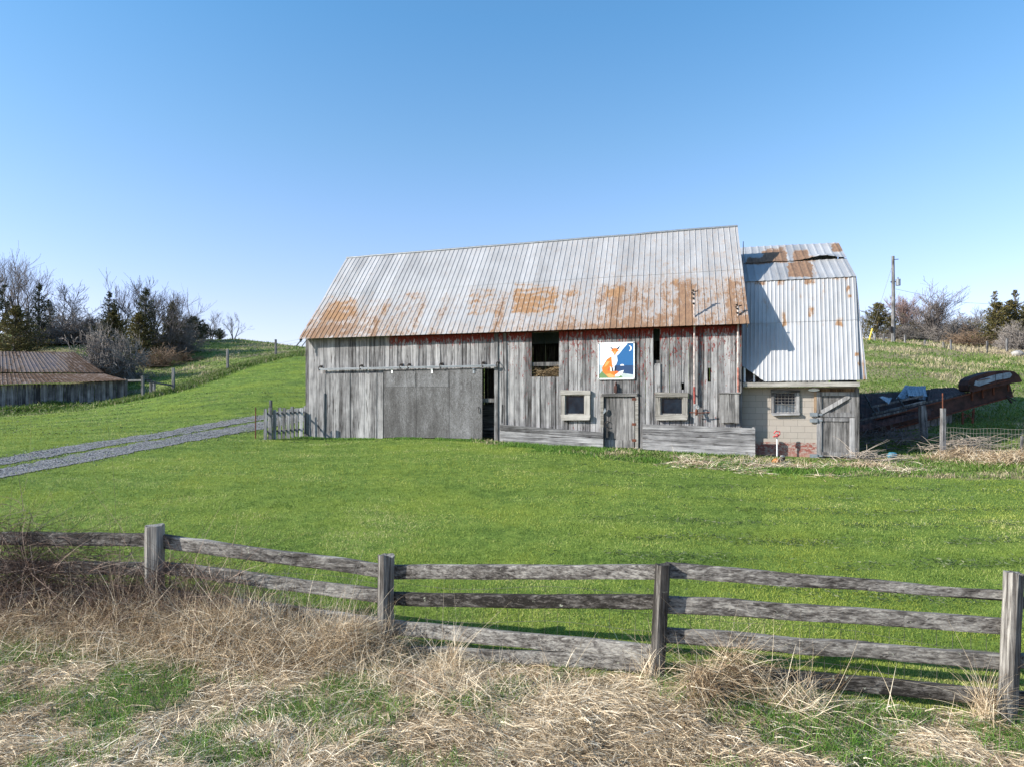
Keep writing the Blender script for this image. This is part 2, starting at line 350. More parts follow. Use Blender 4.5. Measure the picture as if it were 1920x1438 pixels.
def mk_ply():
    m = M('weathered_plywood', 0.85, 0.2); o = m.obj(); t = m.att('tone')
    g = m.noise(m.mp(o, (26, 26, 9)), 1.0, 6, 0.8, 1.5); b = m.noise(m.mp(o, (1.6, 1.6, 0.7)), 1.0, 5, 0.7); s = m.noise(m.mp(o, (5, 5, 0.35)), 1.0, 3, 0.6)
    f = m.math('MULTIPLY_ADD', g, 0.85, m.math('MULTIPLY_ADD', b, 0.4, m.math('MULTIPLY', s, 0.15)))
    f = m.math('MULTIPLY_ADD', m.math('SUBTRACT', t, 0.5), 0.14, f)
    m.col(m.ramp(f, [(0.52, (0.030, 0.028, 0.027)), (0.70, (0.098, 0.095, 0.093)), (0.90, (0.25, 0.25, 0.255))])); m.bump(g, 0.5, 0.006); return m.m
PLY = mk_ply()
def mk_roof(name, base=0.40, tint=(1.0, 0.99, 0.98), rk=1.0):
    m = M(name, 0.5, 0.4, 0.25); o = m.obj(); r = m.att('rust'); og = m.att('orange'); t = m.att('tone'); u = m.att('u'); v = m.att('v')
    uv = m.cmb(u, v, 0.0)
    n1 = m.noise(m.mp(uv, (2.2, 2.2, 1)), 1.0, 9, 0.78, 0.3); n2 = m.noise(m.mp(uv, (9, 3, 1)), 1.0, 6, 0.8); sp = m.noise(m.mp(uv, (30, 30, 1)), 1.0, 4, 0.7)
    n3 = m.noise(m.mp(uv, (13, 2.4, 1)), 1.0, 5, 0.85); f = m.math('ADD', r, m.math('MULTIPLY', m.math('SUBTRACT', n1, 0.5), 2.2)); f = m.math('ADD', f, m.math('MULTIPLY', m.math('SUBTRACT', n3, 0.5), 2.6))
    mask = m.rng(f, 0.46, 0.80); stain = m.rng(f, -0.05, 0.60, 0.0, 0.55)
    zn = m.noise(m.mp(uv, (1.3, 0.5, 1)), 1.0, 6, 0.7); b = base
    zc = m.ramp(m.math('ADD', m.math('MULTIPLY', zn, 0.8), m.math('MULTIPLY', t, 0.25)), [(0.25, tuple(b*0.62*q for q in tint)), (0.5, tuple(b*0.88*q for q in tint)), (0.75, tuple(min(0.8, b*1.12)*q for q in tint))])
    zc = m.mix(m.rng(sp, 0.6, 0.75, 0, 0.18), zc, (0.16, 0.13, 0.12))
    zc = m.mix(stain, zc, (0.33, 0.24, 0.17))
    rb = m.ramp(n2, [(0.3, (0.065, 0.030, 0.017)), (0.5, (0.15, 0.076, 0.038)), (0.75, (0.26, 0.155, 0.085))])
    ro = m.ramp(n2, [(0.3, (0.13, 0.055, 0.018)), (0.5, (0.24, 0.118, 0.040)), (0.75, (0.36, 0.22, 0.10))])
    if rk < 1: m.put(m.b.inputs['Metallic'], 0.0); rb = m.mix(1-rk, rb, (0.0, 0.0, 0.0)); stain = 0.0
    m.col(m.mix(m.math('MULTIPLY', mask, 0.86), zc, m.mix(og, rb, ro)))
    m.rough(m.rng(mask, 0, 1, 0.55, 0.9)); m.put(m.b.inputs['Metallic'], m.rng(mask, 0, 1, 0.22, 0.0) if rk == 1 else 0.0); m.b.inputs['Specular IOR Level'].default_value = 0.4 if rk == 1 else 0.1
    m.bump(m.math('ADD', m.math('MULTIPLY', zn, 2.0), sp), 0.25, 0.01); return m.m
TIN = mk_roof('old_tin_roof'); TIN2 = mk_roof('ribbed_tin_roof', 0.40, (0.99, 1.0, 1.01)); RTIN = mk_roof('rusted_tin_roof', 0.12, (1.0, 0.86, 0.95), 0.36)
def mk_block():
    m = M('painted_concrete_block', 0.85, 0.2); o = m.obj(); x, y, z = m.xyz(o)
    br = m.n('ShaderNodeTexBrick'); m.L(m.cmb(x, z, 0.0), br.inputs['Vector']); br.offset = 0.5
    for k_, q in (('Scale', 1.0), ('Mortar Size', 0.006), ('Mortar Smooth', 0.2), ('Bias', 0.0), ('Brick Width', 0.5), ('Row Height', 0.235)): br.inputs[k_].default_value = q
    br.inputs['Color1'].default_value = (0.32, 0.285, 0.245, 1); br.inputs['Color2'].default_value = (0.36, 0.322, 0.278, 1); br.inputs['Mortar'].default_value = (0.20, 0.18, 0.155, 1)
    n = m.noise(o, 3, 5, 0.7); c = m.mix(m.rng(n, 0.35, 0.75, 0, 0.35), br.outputs[0], (0.27, 0.24, 0.21))
    fl = m.noise(m.mp(o, (6, 6, 9)), 1.0, 6, 0.75); low = m.rng(z, 0.52, 0.58, 1.0, 0.0)
    c = m.mix(m.math('MULTIPLY', low, m.rng(fl, 0.44, 0.54, 0.12, 0.92)), c, (0.22, 0.06, 0.045)); c = m.mix(m.math('MULTIPLY', m.rng(z, 0.02, 0.30, 1.0, 0.0), 0.7), c, (0.30, 0.165, 0.13))
    m.col(c); m.bump(m.math('ADD', m.math('MULTIPLY', br.outputs['Fac'], -1.0), m.math('MULTIPLY', fl, 0.3)), 0.6, 0.008); return m.m
BLOCK = mk_block()
def leafmat(name, stops, trans=0.3, rough=0.6, patch=0.0, pscale=0.3, pc=(0.2, 0.2, 0.05)):
    m = M(name, rough, 0.25); t = m.att('tone'); c = m.ramp(t, stops)
    if patch: c = m.mix(m.rng(m.noise(m.obj(), pscale, 4, 0.6), 0.42, 0.62, 0, patch), c, pc)
    m.col(c)
    tr = m.n('ShaderNodeBsdfTranslucent'); m.L(c, tr.inputs[0]) if hasattr(c, 'is_output') else None
    mx = m.n('ShaderNodeMixShader'); mx.inputs[0].default_value = trans
    m.L(m.b.outputs[0], mx.inputs[1]); m.L(tr.outputs[0], mx.inputs[2]); m.L(mx.outputs[0], m.t.nodes['Material Output'].inputs[0]); return m.m
G_lawn = leafmat('lawn_blades', [(0, (0.06, 0.11, 0.018)), (0.40, (0.155, 0.225, 0.040)), (0.75, (0.30, 0.35, 0.085)), (1, (0.46, 0.43, 0.20))], 0.3, patch=0.55, pscale=0.28, pc=(0.31, 0.34, 0.05))
G_rough = leafmat('rough_blades', [(0, (0.06, 0.12, 0.018)), (0.45, (0.13, 0.20, 0.035)), (0.6, (0.30, 0.27, 0.14)), (1, (0.48, 0.40, 0.27))], 0.3)
G_tuft = leafmat('fresh_green_blades', [(0, (0.05, 0.13, 0.02)), (0.5, (0.11, 0.23, 0.03)), (1, (0.22, 0.34, 0.07))], 0.35)
STRAW = leafmat('dead_grass_blades', [(0, (0.07, 0.04, 0.02)), (0.25, (0.30, 0.205, 0.115)), (0.55, (0.64, 0.51, 0.34)), (1, (0.90, 0.80, 0.62))], 0.18, 0.6)
BRAM = leafmat('dry_bramble_stems', [(0, (0.05, 0.032, 0.025)), (0.5, (0.17, 0.11, 0.08)), (1, (0.42, 0.32, 0.24))], 0.0, 0.7)
HAY = leafmat('old_hay', [(0, (0.15, 0.10, 0.05)), (1, (0.42, 0.31, 0.18))], 0.1)
CEDAR = leafmat('cedar_foliage', [(0, (0.04, 0.045, 0.018)), (0.5, (0.105, 0.095, 0.032)), (0.8, (0.17, 0.135, 0.045)), (1, (0.24, 0.16, 0.06))], 0.15, 0.8)
CEDARD = leafmat('dark_cedar_foliage', [(0, (0.022, 0.032, 0.016)), (0.6, (0.058, 0.066, 0.028)), (1, (0.12, 0.105, 0.045))], 0.12, 0.8)
TWIGS = plain('grey_brush_twigs', (0.20, 0.175, 0.155), 0.9, 0, 0.3); BARK = plain('grey_bark', (0.10, 0.088, 0.08), 0.9, 0, 0.3); TWIG = plain('bare_twigs', (0.12, 0.102, 0.095), 0.9, 0, 0.3); TWIGR = plain('reddish_twigs', (0.20, 0.13, 0.11), 0.9, 0, 0.2)
TWIGB = plain('brown_twigs', (0.20, 0.135, 0.085), 0.9, 0, 0.3)
def mk_ground():
    m = M('ground_soil_and_turf', 0.95, 0.1); o = m.obj(); mown = m.att('mown'); dry = m.att('dry'); st = m.att('stripe')
    n1 = m.noise(o, 0.35, 5, 0.65); n2 = m.noise(o, 3.0, 6, 0.75); n3 = m.noise(o, 22, 4, 0.8); n4 = m.noise(m.mp(o, (0.5, 2.2, 1)), 1.0, 6, 0.75)
    f = m.math('MULTIPLY_ADD', n2, 0.5, m.math('MULTIPLY', n3, 0.5))
    lawn = m.ramp(f, [(0.36, (0.040, 0.075, 0.014)), (0.5, (0.12, 0.185, 0.032)), (0.64, (0.25, 0.31, 0.065))])
    lawn = m.mix(m.rng(n1, 0.45, 0.68, 0, 0.55), lawn, (0.20, 0.25, 0.035))
    lawn = m.mix(m.math('MULTIPLY', st, m.rng(n3, 0.35, 0.6, 0.3, 1.0)), lawn, (0.075, 0.115, 0.03))
    rough = m.ramp(m.math('MULTIPLY_ADD', n4, 0.6, m.math('MULTIPLY', n3, 0.4)), [(0.36, (0.075, 0.115, 0.025)), (0.5, (0.155, 0.20, 0.05)), (0.6, (0.25, 0.24, 0.10)), (0.75, (0.40, 0.34, 0.22))])
    straw = m.ramp(m.math('MULTIPLY_ADD', n2, 0.4, m.math('MULTIPLY', n3, 0.6)), [(0.3, (0.10, 0.075, 0.045)), (0.5, (0.26, 0.20, 0.13)), (0.7, (0.48, 0.40, 0.28))])
    c = m.mix(mown, rough, lawn); c = m.mix(dry, c, straw)
    m.col(c); m.bump(m.math('ADD', n3, m.math('MULTIPLY', n2, 2.0)), 0.7, 0.05); return m.m
GROUND = mk_ground()
def mk_gravel():
    m = M('grey_gravel', 0.95, 0.15); o = m.obj(); vo = m.n('ShaderNodeTexVoronoi'); m.L(o, vo.inputs[0]); vo.inputs['Scale'].default_value = 22
    n = m.noise(o, 2.2, 5, 0.7); nn = m.noise(o, 9, 4, 0.8)
    c = m.mix(m.rng(nn, 0.3, 0.7), (0.10, 0.097, 0.095), (0.30, 0.29, 0.285)); x = m.n('ShaderNodeSeparateColor'); m.L(vo.outputs['Color'], x.inputs[0])
    c = m.mix(0.6, c, m.ramp(x.outputs[0], [(0, (0.08, 0.08, 0.08)), (1, (0.36, 0.35, 0.345))]))
    c = m.mix(m.rng(n, 0.54, 0.64, 0, 0.8), c, (0.11, 0.15, 0.04)); m.col(c); m.bump(vo.outputs['Distance'], 0.8, 0.03); return m.m
GRAVEL = mk_gravel()
# ---------------------------------------------------------------- ground
LB = [gh(*a)[:2] for a in ((250, 752), (325, 733, 40), (427, 697, 44), (517, 672, 50), (575, 663, 55))]
lawn_poly = [(-60, fence_y(-60)-1)]+[(p[0], p[1]-0.4) for p in FPOST]+[(20, 5.5), (40, 14)]
lawn_poly += [tuple(gh(*a)[:2]) for a in ((2500, 935), (1920, 899), (1700, 893), (1500, 889), (1400, 884), (1300, 878), (1180, 866), (1060, 848), (960, 836))]
lawn_poly += [tuple(BF.w(6, 0.4, 0)[:2]), tuple(BF.w(-0.1, 0.3, 0)[:2]), tuple(BF.w(-0.1, 9, 0)[:2]), (0, 60), (LB[4][0]+3, LB[4][1]+1)]
lawn_poly += [tuple(p) for p in LB[::-1]]+[tuple(gh(*a)[:2]) for a in ((150, 770), (0, 782), (-300, 800))]+[(-60, 36)]
def lawn_mask(X, Y, j=0.5):
    return inpoly(np.asarray(X)+j*(vn(np.asarray(X)*1.3, np.asarray(Y)*1.3, 31)-0.5), np.asarray(Y)+j*(vn(np.asarray(X)*1.3, np.asarray(Y)*1.3, 32)-0.5), lawn_poly)
# drive: two wheel tracks
TR1 = [gh(*a) for a in ((-420, 915), (-150, 884), (0, 866), (120, 845), (250, 824), (380, 801), (480, 784), (560, 772), (600, 766))]
TR2 = [gh(*a) for a in ((-420, 960), (-150, 917), (0, 886), (120, 866), (250, 841), (380, 816), (480, 799), (560, 785), (600, 779))]
def resample(pts, step=0.25):
    pts = np.array(pts)[:, :2]; k = 6
    t = np.concatenate([[0], np.cumsum(np.linalg.norm(np.diff(pts, axis=0), axis=1))]); T = np.arange(0, t[-1], step)
    p = np.stack([np.interp(T, t, pts[:, i]) for i in (0, 1)], 1)
    for _ in range(12): p[1:-1] = (p[:-2]+2*p[1:-1]+p[2:])/4
    return p
def dist_track(X, Y):
    d = np.full(np.shape(X), 9.0)
    for tr in (TRp1, TRp2):
        for q in tr[::2]: d = np.minimum(d, np.hypot(X-q[0], Y-q[1]))
    return d
TRp1 = resample(TR1); TRp2 = resample(TR2)
def clip_lines(X, Y):                                  # windrows of cut grass left by the mower
    wx = X+3.5*(fbm(X*0.2, Y*0.2, 41)-0.5); wy = Y+2.6*(fbm(X*0.22, Y*0.3, 42)-0.5)
    right = sst(0.2, 3.0, X); s1 = wy+0.16*wx
    a = np.abs(((s1/1.55) % 1)-0.5)*2; band = sst(0.45, 0.95, a)*right*sst(10.2, 12.0, Y)*sst(30, 24, Y)*(0.15+0.85*sst(0.40, 0.62, fbm(X*0.6, Y*0.9, 43)))*0.6
    s2 = wy-0.33*wx; b = np.abs(((s2/1.7) % 1)-0.5)*2; bandl = sst(0.7, 0.97, b)*sst(28, 33, Y)*sst(2, -4, X)
    return np.clip(band+bandl, 0, 1)
def ground_mesh():
    xs = np.concatenate([np.linspace(-420, -62, 20), np.arange(-60, 60.01, 0.5), np.linspace(62, 420, 20)])
    ys = np.concatenate([np.linspace(-60, -3, 12), np.arange(-2, 12, 0.22), np.arange(12, 34, 0.4), np.arange(34, 85, 0.6), np.linspace(86, 130, 20), np.geomspace(140, 1500, 14)])
    # refine x near the camera
    xs = np.unique(np.round(np.concatenate([xs, np.arange(-12, 12, 0.2)]), 3))
    X, Y = np.meshgrid(xs, ys); Z = h(X, Y)
    nx, ny = len(xs), len(ys); i = np.arange(ny-1)[:, None]*nx+np.arange(nx-1)[None]
    Fc = np.stack([i, i+1, i+1+nx, i+nx], -1).reshape(-1, 4)
    mown = lawn_mask(X, Y).astype(float)
    front = (Y < fence_y(X)+0.1).astype(float)
    dry = np.maximum(front*0.9*sst(0.25, 0.45, fbm(X*0.5, Y*0.5, 51)+0.15), (1-mown)*(1-front)*0.7*sst(0.50, 0.66, fbm(X*0.22, Y*0.5, 52)))
    dry = np.maximum(dry, ridge_dry(X, Y))
    stripe = clip_lines(X, Y)*mown
    # gentle rolls of turf in the mown sward
    o = tri_mesh('ground', np.stack([X, Y, Z], -1).reshape(-1, 3), Fc, GROUND, {'mown': mown.ravel(), 'dry': dry.ravel(), 'stripe': stripe.ravel()}, smooth=True)
    tag(o, kind='structure')
RD = [gh(*a) for a in ((1600, 636, 45), (1680, 643, 45), (1760, 655, 45), (1850, 662, 42), (1920, 668, 42), (2100, 672, 40))]
def ridge_dry(X, Y):
    yr = np.interp(X, [p[0] for p in RD], [p[1] for p in RD]); return ((X > 20) & (Y > 30))*sst(-3.0, 0.5, Y-yr)*sst(14, 6, Y-yr)
ground_mesh()
def drive():
    V = []; Fs = []; k = 9
    for tr, wd in ((TRp1, 0.60), (TRp2, 0.68)):
        b = len(V)
        for i, p in enumerate(tr):
            t = tr[min(i+1, len(tr)-1)]-tr[max(i-1, 0)]; t = t/np.linalg.norm(t); nrm = np.array((-t[1], t[0]))
            l = wd+0.55*(fbm(i*0.16, 1.0+wd, 61)-0.5)+0.22*(vn(i*1.1, 2, 62)-0.5); r = wd+0.55*(fbm(i*0.16, 7.0+wd, 63)-0.5)+0.22*(vn(i*1.1, 9, 64)-0.5)
            for j in range(k): q = p+nrm*(-r+(l+r)*j/(k-1)); V.append((q[0], q[1]))
        n = len(tr); Fs += [(b+i*k+j, b+i*k+j+1, b+(i+1)*k+j+1, b+(i+1)*k+j) for i in range(n-1) for j in range(k-1)]
    V = np.array(V); Z = h(V[:, 0], V[:, 1])+0.02
    o = tri_mesh('gravel_drive', np.column_stack([V, Z]), np.array(Fs), GRAVEL); tag(o, kind='structure')
drive()

def stones():
    pts = []
    for tr, wd in ((TRp1, 0.75), (TRp2, 0.8)):
        n = 7000; i = (RNG.random(n)*(len(tr)-1)).astype(int); q = tr[i]+RNG.normal(0, wd*0.55, (n, 2)); pts.append(q)
    q = np.concatenate(pts); n = len(q); z = h(q[:, 0], q[:, 1])+0.025; s = RNG.uniform(0.008, 0.026, n); c = np.column_stack([q, z])
    oc = np.array([(1, 0, 0), (0, 1, 0), (-1, 0, 0), (0, -1, 0), (0, 0, 0.7), (0, 0, -0.7)], float); V = c[:, None]+oc[None]*s[:, None, None]*RNG.uniform(0.6, 1.3, (n, 6, 1))
    Fb = np.array([(0, 1, 4), (1, 2, 4), (2, 3, 4), (3, 0, 4), (1, 0, 5), (2, 1, 5), (3, 2, 5), (0, 3, 5)]); Fc = (np.arange(n)*6)[:, None, None]+Fb[None]
    m = M('loose_stone', 0.95, 0.1); t = m.att('tone'); m.col(m.ramp(t, [(0, (0.07, 0.068, 0.066)), (0.6, (0.24, 0.235, 0.23)), (1, (0.42, 0.41, 0.40))]))
    tag(tri_mesh('loose_stones', V.reshape(-1, 3), Fc.reshape(-1, 3), m.m, {'tone': np.repeat(RNG.random(n), 6)}), 'loose grey stones scattered over and beside the gravel drive', 'stones', kind='stuff')
stones()
# ---------------------------------------------------------------- barn
barn = thing('barn', 'long weathered grey timber barn with a rust-stained tin gable roof and sliding door', 'barn', BF.o, YAW)
def wl(px, py, d=0.0): return BF.hit(px, py, d)
def rect(a, b, c, d_, off=0.0):                        # picture rectangle -> local x0,x1,z0,z1
    x0, z1 = BF.hit(a, b, off); x1, z0 = BF.hit(c, d_, off); return x0, x1, z0, z1
def gz(fr, x, y=0.0): p = fr.w(x, y, 0); return h1(p[0], p[1])-fr.o[2]
WL = 19.52
TOP = 4.93                                             # wall head, local
holes = [rect(997, 600, 1048, 706), rect(1225, 600, 1237, 684), rect(1130, 738, 1192, 848), rect(722, 694, 928, 850), rect(1058, 739, 1098, 779), rect(1237, 743, 1280, 778),
         rect(1327, 690, 1333, 716), rect(1278, 718, 1283, 730), rect(941, 758, 947, 792)]
holes[0] = (holes[0][0], holes[0][1], holes[0][2], 9); holes[1] = (holes[1][0], holes[1][1], holes[1][2], 9)
holes[3] = (holes[3][0], holes[3][1], -1.5, holes[3][3]); holes[2] = (holes[2][0], holes[2][1], -1.5, holes[2][3])
def boards(mb, fr, x0, x1, y0, th, zf0, zf1, wd, hol, seed, gap=0.014, gapp=0.4):
    rr = random.Random(seed); x = x0
    edges = sorted(set([q for hh in hol for q in hh[:2]]))
    while x < x1-0.03:
        b = min(x+wd*rr.uniform(0.75, 1.25), x1)
        for e in edges:
            if x+0.05 < e < b+0.04: b = e; break
        cuts = sorted([(hh[2], hh[3]) for hh in hol if hh[0] < (x+b)/2 < hh[1]])
        z = zf0((x+b)/2)-0.1+rr.uniform(-0.03, 0.05); top = zf1((x+b)/2); spans = []
        for c0, c1 in cuts:
            if c0 > z: spans.append((z, c0-rr.uniform(0, 0.02)))
            z = max(z, c1)
        if z < top: spans.append((z, top))
        g = gap*rr.uniform(0.3, 1.2)+(0.022*rr.random() if rr.random() < gapp else 0)
        dy = rr.uniform(-0.013, 0.013); tn = rr.random(); sk = rr.uniform(-0.008, 0.008)
        for s0, s1 in spans:
            if s1-s0 > 0.04: mb.fbox(fr, x, b-g, y0+dy, y0+dy+th, s0, s1, tone=tn if len(spans) < 2 else (tn+rr.uniform(-.2, .2)) % 1, sk=sk)
        x = b
mb = MB(); boards(mb, BF, 0, WL, 0, 0.026, lambda x: gz(BF, x), lambda x: TOP, 0.20, holes, 3)
mb.build('front_wall', W_wall, barn)
# batten seams where sections of wall join, and girts / posts behind
mb = MB()
for px in (931, 947): x, _ = wl(px, 700); mb.fbox(BF, x-0.09, x+0.07, -0.04, -0.003, gz(BF, x), TOP-0.02)
build_each(mb, 'seam_board', W_grey, barn)
mb = MB()
for x in (0.1, 4.2, 8.05, 10.6, 14.2, WL-0.12): mb.fbox(BF, x-0.1, x+0.1, 0.05, 0.25, gz(BF, x)-0.2, TOP)
for z in (1.9, 3.4, 4.8):
    for a, b in ((0.2, 3.9), (8.2, 9.7), (11.1, 12.6), (14.4, WL-0.3)): mb.fbox(BF, a, b, 0.06, 0.2, z, z+0.16)
build_each(mb, 'timber', W_dark, barn)
DB = 7.8
mb = MB()
boards(mb, Frame(BF.w(WL, DB, 0), YAW+math.pi), 0, WL, 0, 0.025, lambda x: -1.0, lambda x: TOP, 0.25, [(7.55, 7.60, 3.0, 4.7), (7.9, 7.94, 3.1, 4.6), (3, 3.04, 1.5, 4.5)], 5, 0.012, 0.25)
mb.build('back_wall', W_dark, barn)
mb = MB()
rz = lambda y: TOP+max(0, min(y, DB-y))*1.07
for xa in (0.0, WL-0.025):
  mb = MB()
  for k in range(39):                                    # gable walls: upright boards cut to the roof line
    if True:
        y0 = k*0.2; y1 = y0+0.193; a = rz(y0)-0.18; b = rz(y1)-0.18; t = random.random()
        if y0 < 0.03: y0 = 0.03
        mb.hexa([BF.w(xa, y0, -0.8), BF.w(xa+0.025, y0, -0.8), BF.w(xa+0.025, y1, -0.8), BF.w(xa, y1, -0.8), BF.w(xa, y0, a), BF.w(xa+0.025, y0, a), BF.w(xa+0.025, y1, b), BF.w(xa, y1, b)], t)
  mb.build('gable_wall', W_grey, barn)
# eave board, red
mb = MB(); x0, _ = wl(742, 640)
mb.fbox(BF, x0, WL-0.02, -0.05, -0.028, TOP-0.12, TOP-0.03); mb.build('eave_board', REDF, barn)
# roof
def roof_sheet(name, EL, ER, RL, RR, width, slope, pitch, prof, rows, rustf, mat, parent, v0=0.0, v1=1.0, lift=0.0, sag=0.05, seed=0, lowcut=None, thick=0.0, flap=None):
    EL, ER, RL, RR = [np.array(q, float) for q in (EL, ER, RL, RR)]
    nr = max(1, int(round(width/pitch))); us = []; hs = []
    for i in range(nr):
        for a, b in prof: us.append((i+a)/nr); hs.append(b)
    us.append(1.0); hs.append(prof[0][1]); us = np.array(us); hs = np.array(hs)
    vs = np.linspace(v0, v1, rows); Ug, Vg = np.meshgrid(us, vs); Hg = np.broadcast_to(hs, Ug.shape)
    if lowcut is not None: Vg = v0+(Vg-v0); c = lowcut(Ug); Vg = np.maximum(Vg, c)
    nrm = np.cross(ER-EL, RL-EL); nrm /= np.linalg.norm(nrm)
    Pt = (EL[None, None]*(1-Ug)[..., None]+ER*Ug[..., None])*(1-Vg)[..., None]+(RL*(1-Ug)[..., None]+RR*Ug[..., None])*Vg[..., None]
    dis = Hg+lift+sag*(fbm(Ug*width*0.22, Vg*slope*0.35, seed)-0.5)*2*np.sin(np.clip(Vg, 0, 1)*math.pi)**0.5+0.004*(vn(Ug*width/0.75, Vg*6, seed+3)-0.5)
    if flap is not None: dis = dis+flap(Ug, Vg)
    Pt = Pt+nrm*dis[..., None]
    px = CX+F*Pt[..., 0]/Pt[..., 1]; py = HY-F*(Pt[..., 2]-CAMZ)/Pt[..., 1]
    ru, og = rustf(px, py, Ug*width, Vg)
    tone = _hash(np.floor(Ug*width/0.735+0.01), np.floor(Vg*2)*0+seed, 5)
    V = Pt.reshape(-1, 3)
    root = parent
    l = np.array(root.location); a = root.rotation_euler.z; c, q = math.cos(a), math.sin(a); D = V-l
    V = np.stack([c*D[:, 0]+q*D[:, 1], -q*D[:, 0]+c*D[:, 1], D[:, 2]], 1)
    ny, nx = Ug.shape; i = np.arange(ny-1)[:, None]*nx+np.arange(nx-1)[None]
    Fc = np.stack([i, i+1, i+1+nx, i+nx], -1).reshape(-1, 4)
    o = tri_mesh(name, V, Fc, mat, {'rust': ru.ravel(), 'orange': og.ravel(), 'tone': tone.ravel(), 'u': (Ug*width).ravel()+seed*3.1, 'v': (Vg*slope).ravel()}, parent)
    s = o.modifiers.new('thickness', 'SOLIDIFY'); s.thickness = 0.006; s.offset = -1
    return o
BOX = lambda x, a, b, s: sst(a-s, a+s, x)*sst(b+s, b-s, x)
def rust_main(px, py, u, v):
    px = px+14*(fbm(u*2.2, v*14, 96)-0.5)+7*(vn(u*6, v*30, 98)-0.5); py = py+12*(fbm(u*2.5+4, v*12, 97)-0.5)
    n = vn(np.floor(u/0.735), 0*u+1, 77); nn = vn(u*1.2, v*9, 78)
    r = np.full(px.shape, -0.10)-0.02
    r += 0.26*sst(0.15, 0.0, v)                                           # eave strip
    r += sst(0.52, 0.42, v)*(0.12+0.22*(n-0.5)+0.16*sst(6.5, 2, u)+0.10*sst(12, 15, u))
    r += 0.40*sst(0.50, 0.16, v)*sst(7.0, 1.0, u)*BOX(v, 0.02, 0.47, 0.03)+0.18*sst(0.54, 0.3, v)+0.35*(fbm(u*1.1, v*6, 79)-0.5)+0.10*sst(11, 14, u)
    r += 0.14*sst(12.5, 14.5, u)*sst(1.0, 0.3, v)
    og = (0.30+0.35*sst(9.0, 4.0, u)*sst(0.12, 0.24, v))*np.ones_like(px)
    for a, b, sd_, am in ((718, 6, 0, .5), (790, 5, 1, .45), (826, 8, 2, .55), (938, 8, 3, .6), (1062, 8, 4, .35), (1156, 10, 5, .5), (1190, 6, 6, .4), (1286, 15, 7, .75), (1388, 22, 8, .45), (1368, 8, 9, .25), (1246, 6, 10, .25)):
        am *= 0.72; s = (a-1391)/(573-1391); vx = a+(v-0.25)*(0+s*95)                # stripes run up the sheets
        r += am*BOX(px, vx-b, vx+b, 4)*sst(0.6, 0.3, v)*(0.5+0.8*nn)
    wav = 0.5+0.5*np.sin(py*0.62+0.5*np.sin(px*0.05)+px*0.03)
    for a0, a1, b0, b1, am in ((878, 932, 540, 592, 0.95), (962, 1043, 530, 590, 1.35), (612, 655, 555, 585, .6), (610, 648, 583, 600, .8), (758, 798, 545, 562, .85), (1262, 1274, 522, 538, .7), (1135, 1165, 538, 560, .35), (655, 668, 556, 590, .7), (1050, 1090, 545, 552, .4)):
        q = BOX(px, a0, a1, 4)*BOX(py, b0, b1, 4); r += am*0.62*q*(0.35+0.65*wav)*(0.6+0.8*nn); og = np.maximum(og, q)
    return r, np.clip(og, 0, 1)
RIBP = [(0.0, 0.0), (0.40, 0.0), (0.44, 0.020), (0.52, 0.020), (0.56, 0.0)]
def bfw(px, py, Yd): return P(px, py, Yd)
OVH = 0.46
# eave corners in the barn's axes; ridge a little shorter at the right as in the picture
xL, zL = BF.hit(560, 636, -OVH); xR, zR = BF.hit(1405, 607, -OVH)
EL = BF.w(xL, -OVH, zL); ER = BF.w(xR, -OVH, zR); yr_ = 3.9
xRL, zRL = BF.hit(650, 485, yr_); xRR, zRR = BF.hit(1383, 426, yr_)
RL = BF.w(xRL, yr_, zRL); RRt = BF.w(xRR, yr_, zRR)
roof_sheet('roof_lower_sheets', EL, ER, RL, RRt, 19.95, 6.3, 0.245, RIBP, 40, rust_main, TIN, barn, 0, 0.53, 0.0, 0.05, 1)
roof_sheet('roof_upper_sheets', EL, ER, RL, RRt, 19.95, 6.3, 0.245, RIBP, 40, rust_main, TIN, barn, 0.52, 1.0, 0.012, 0.05, 1)
# back slope
bL = BF.w(xL, DB+OVH, zL); bR = BF.w(xR, DB+OVH, zR)
roof_sheet('roof_back_sheets', bR, bL, RRt, RL, 19.95, 6.3, 0.49, RIBP, 12, lambda a, b, c, d: (np.full(a.shape, 0.1), np.zeros(a.shape)), TIN, barn, 0, 1.0, 0.0, 0.05, 4)
mb = MB(); k = 26
pts = [RL*(1-i/k)+RRt*i/k+np.array((0, -0.02, 0.035+0.03*(vn(i*0.9, 2, 8)-0.5))) for i in range(k+1)]
mb.tube(pts, 0.05, 8); mb.build('ridge_cap', GALV, barn)
mb = MB()                                              # barge boards and rafter tails
mb.beam(EL+np.array((0.05, 0.05, -0.10)), RL+np.array((0.05, 0.05, -0.12)), 0.14, 0.03, 14, 0.004)
mb.beam(ER+np.array((-0.05, 0.05, -0.10)), RRt+np.array((-0.05, 0.05, -0.12)), 0.14, 0.03, 14, 0.004)
for i in range(1, 27):
    q = i/27; a = EL*(1-q)+ER*q; b = RL*(1-q)+RRt*q; dd = (b-a)/np.linalg.norm(b-a)
    mb.beam(a+dd*0.45+np.array((0, 0, -0.17)), a+(b-a)*0.97+np.array((0, 0, -0.17)), 0.11, 0.06, 3, 0.003)
mb.build('rafters', W_dark, barn)
mb = MB(); mb.beam(EL+np.array((0.1, 0.05, -0.05)), EL+np.array((-0.12, 0.0, -0.34)), 0.05, 0.03, 4, 0.004); mb.beam(EL+np.array((0.35, 0.1, -0.05)), EL+np.array((0.12, 0.1, -0.34)), 0.03, 0.03, 4, 0.004); mb.build('broken_board', W_dark, barn)
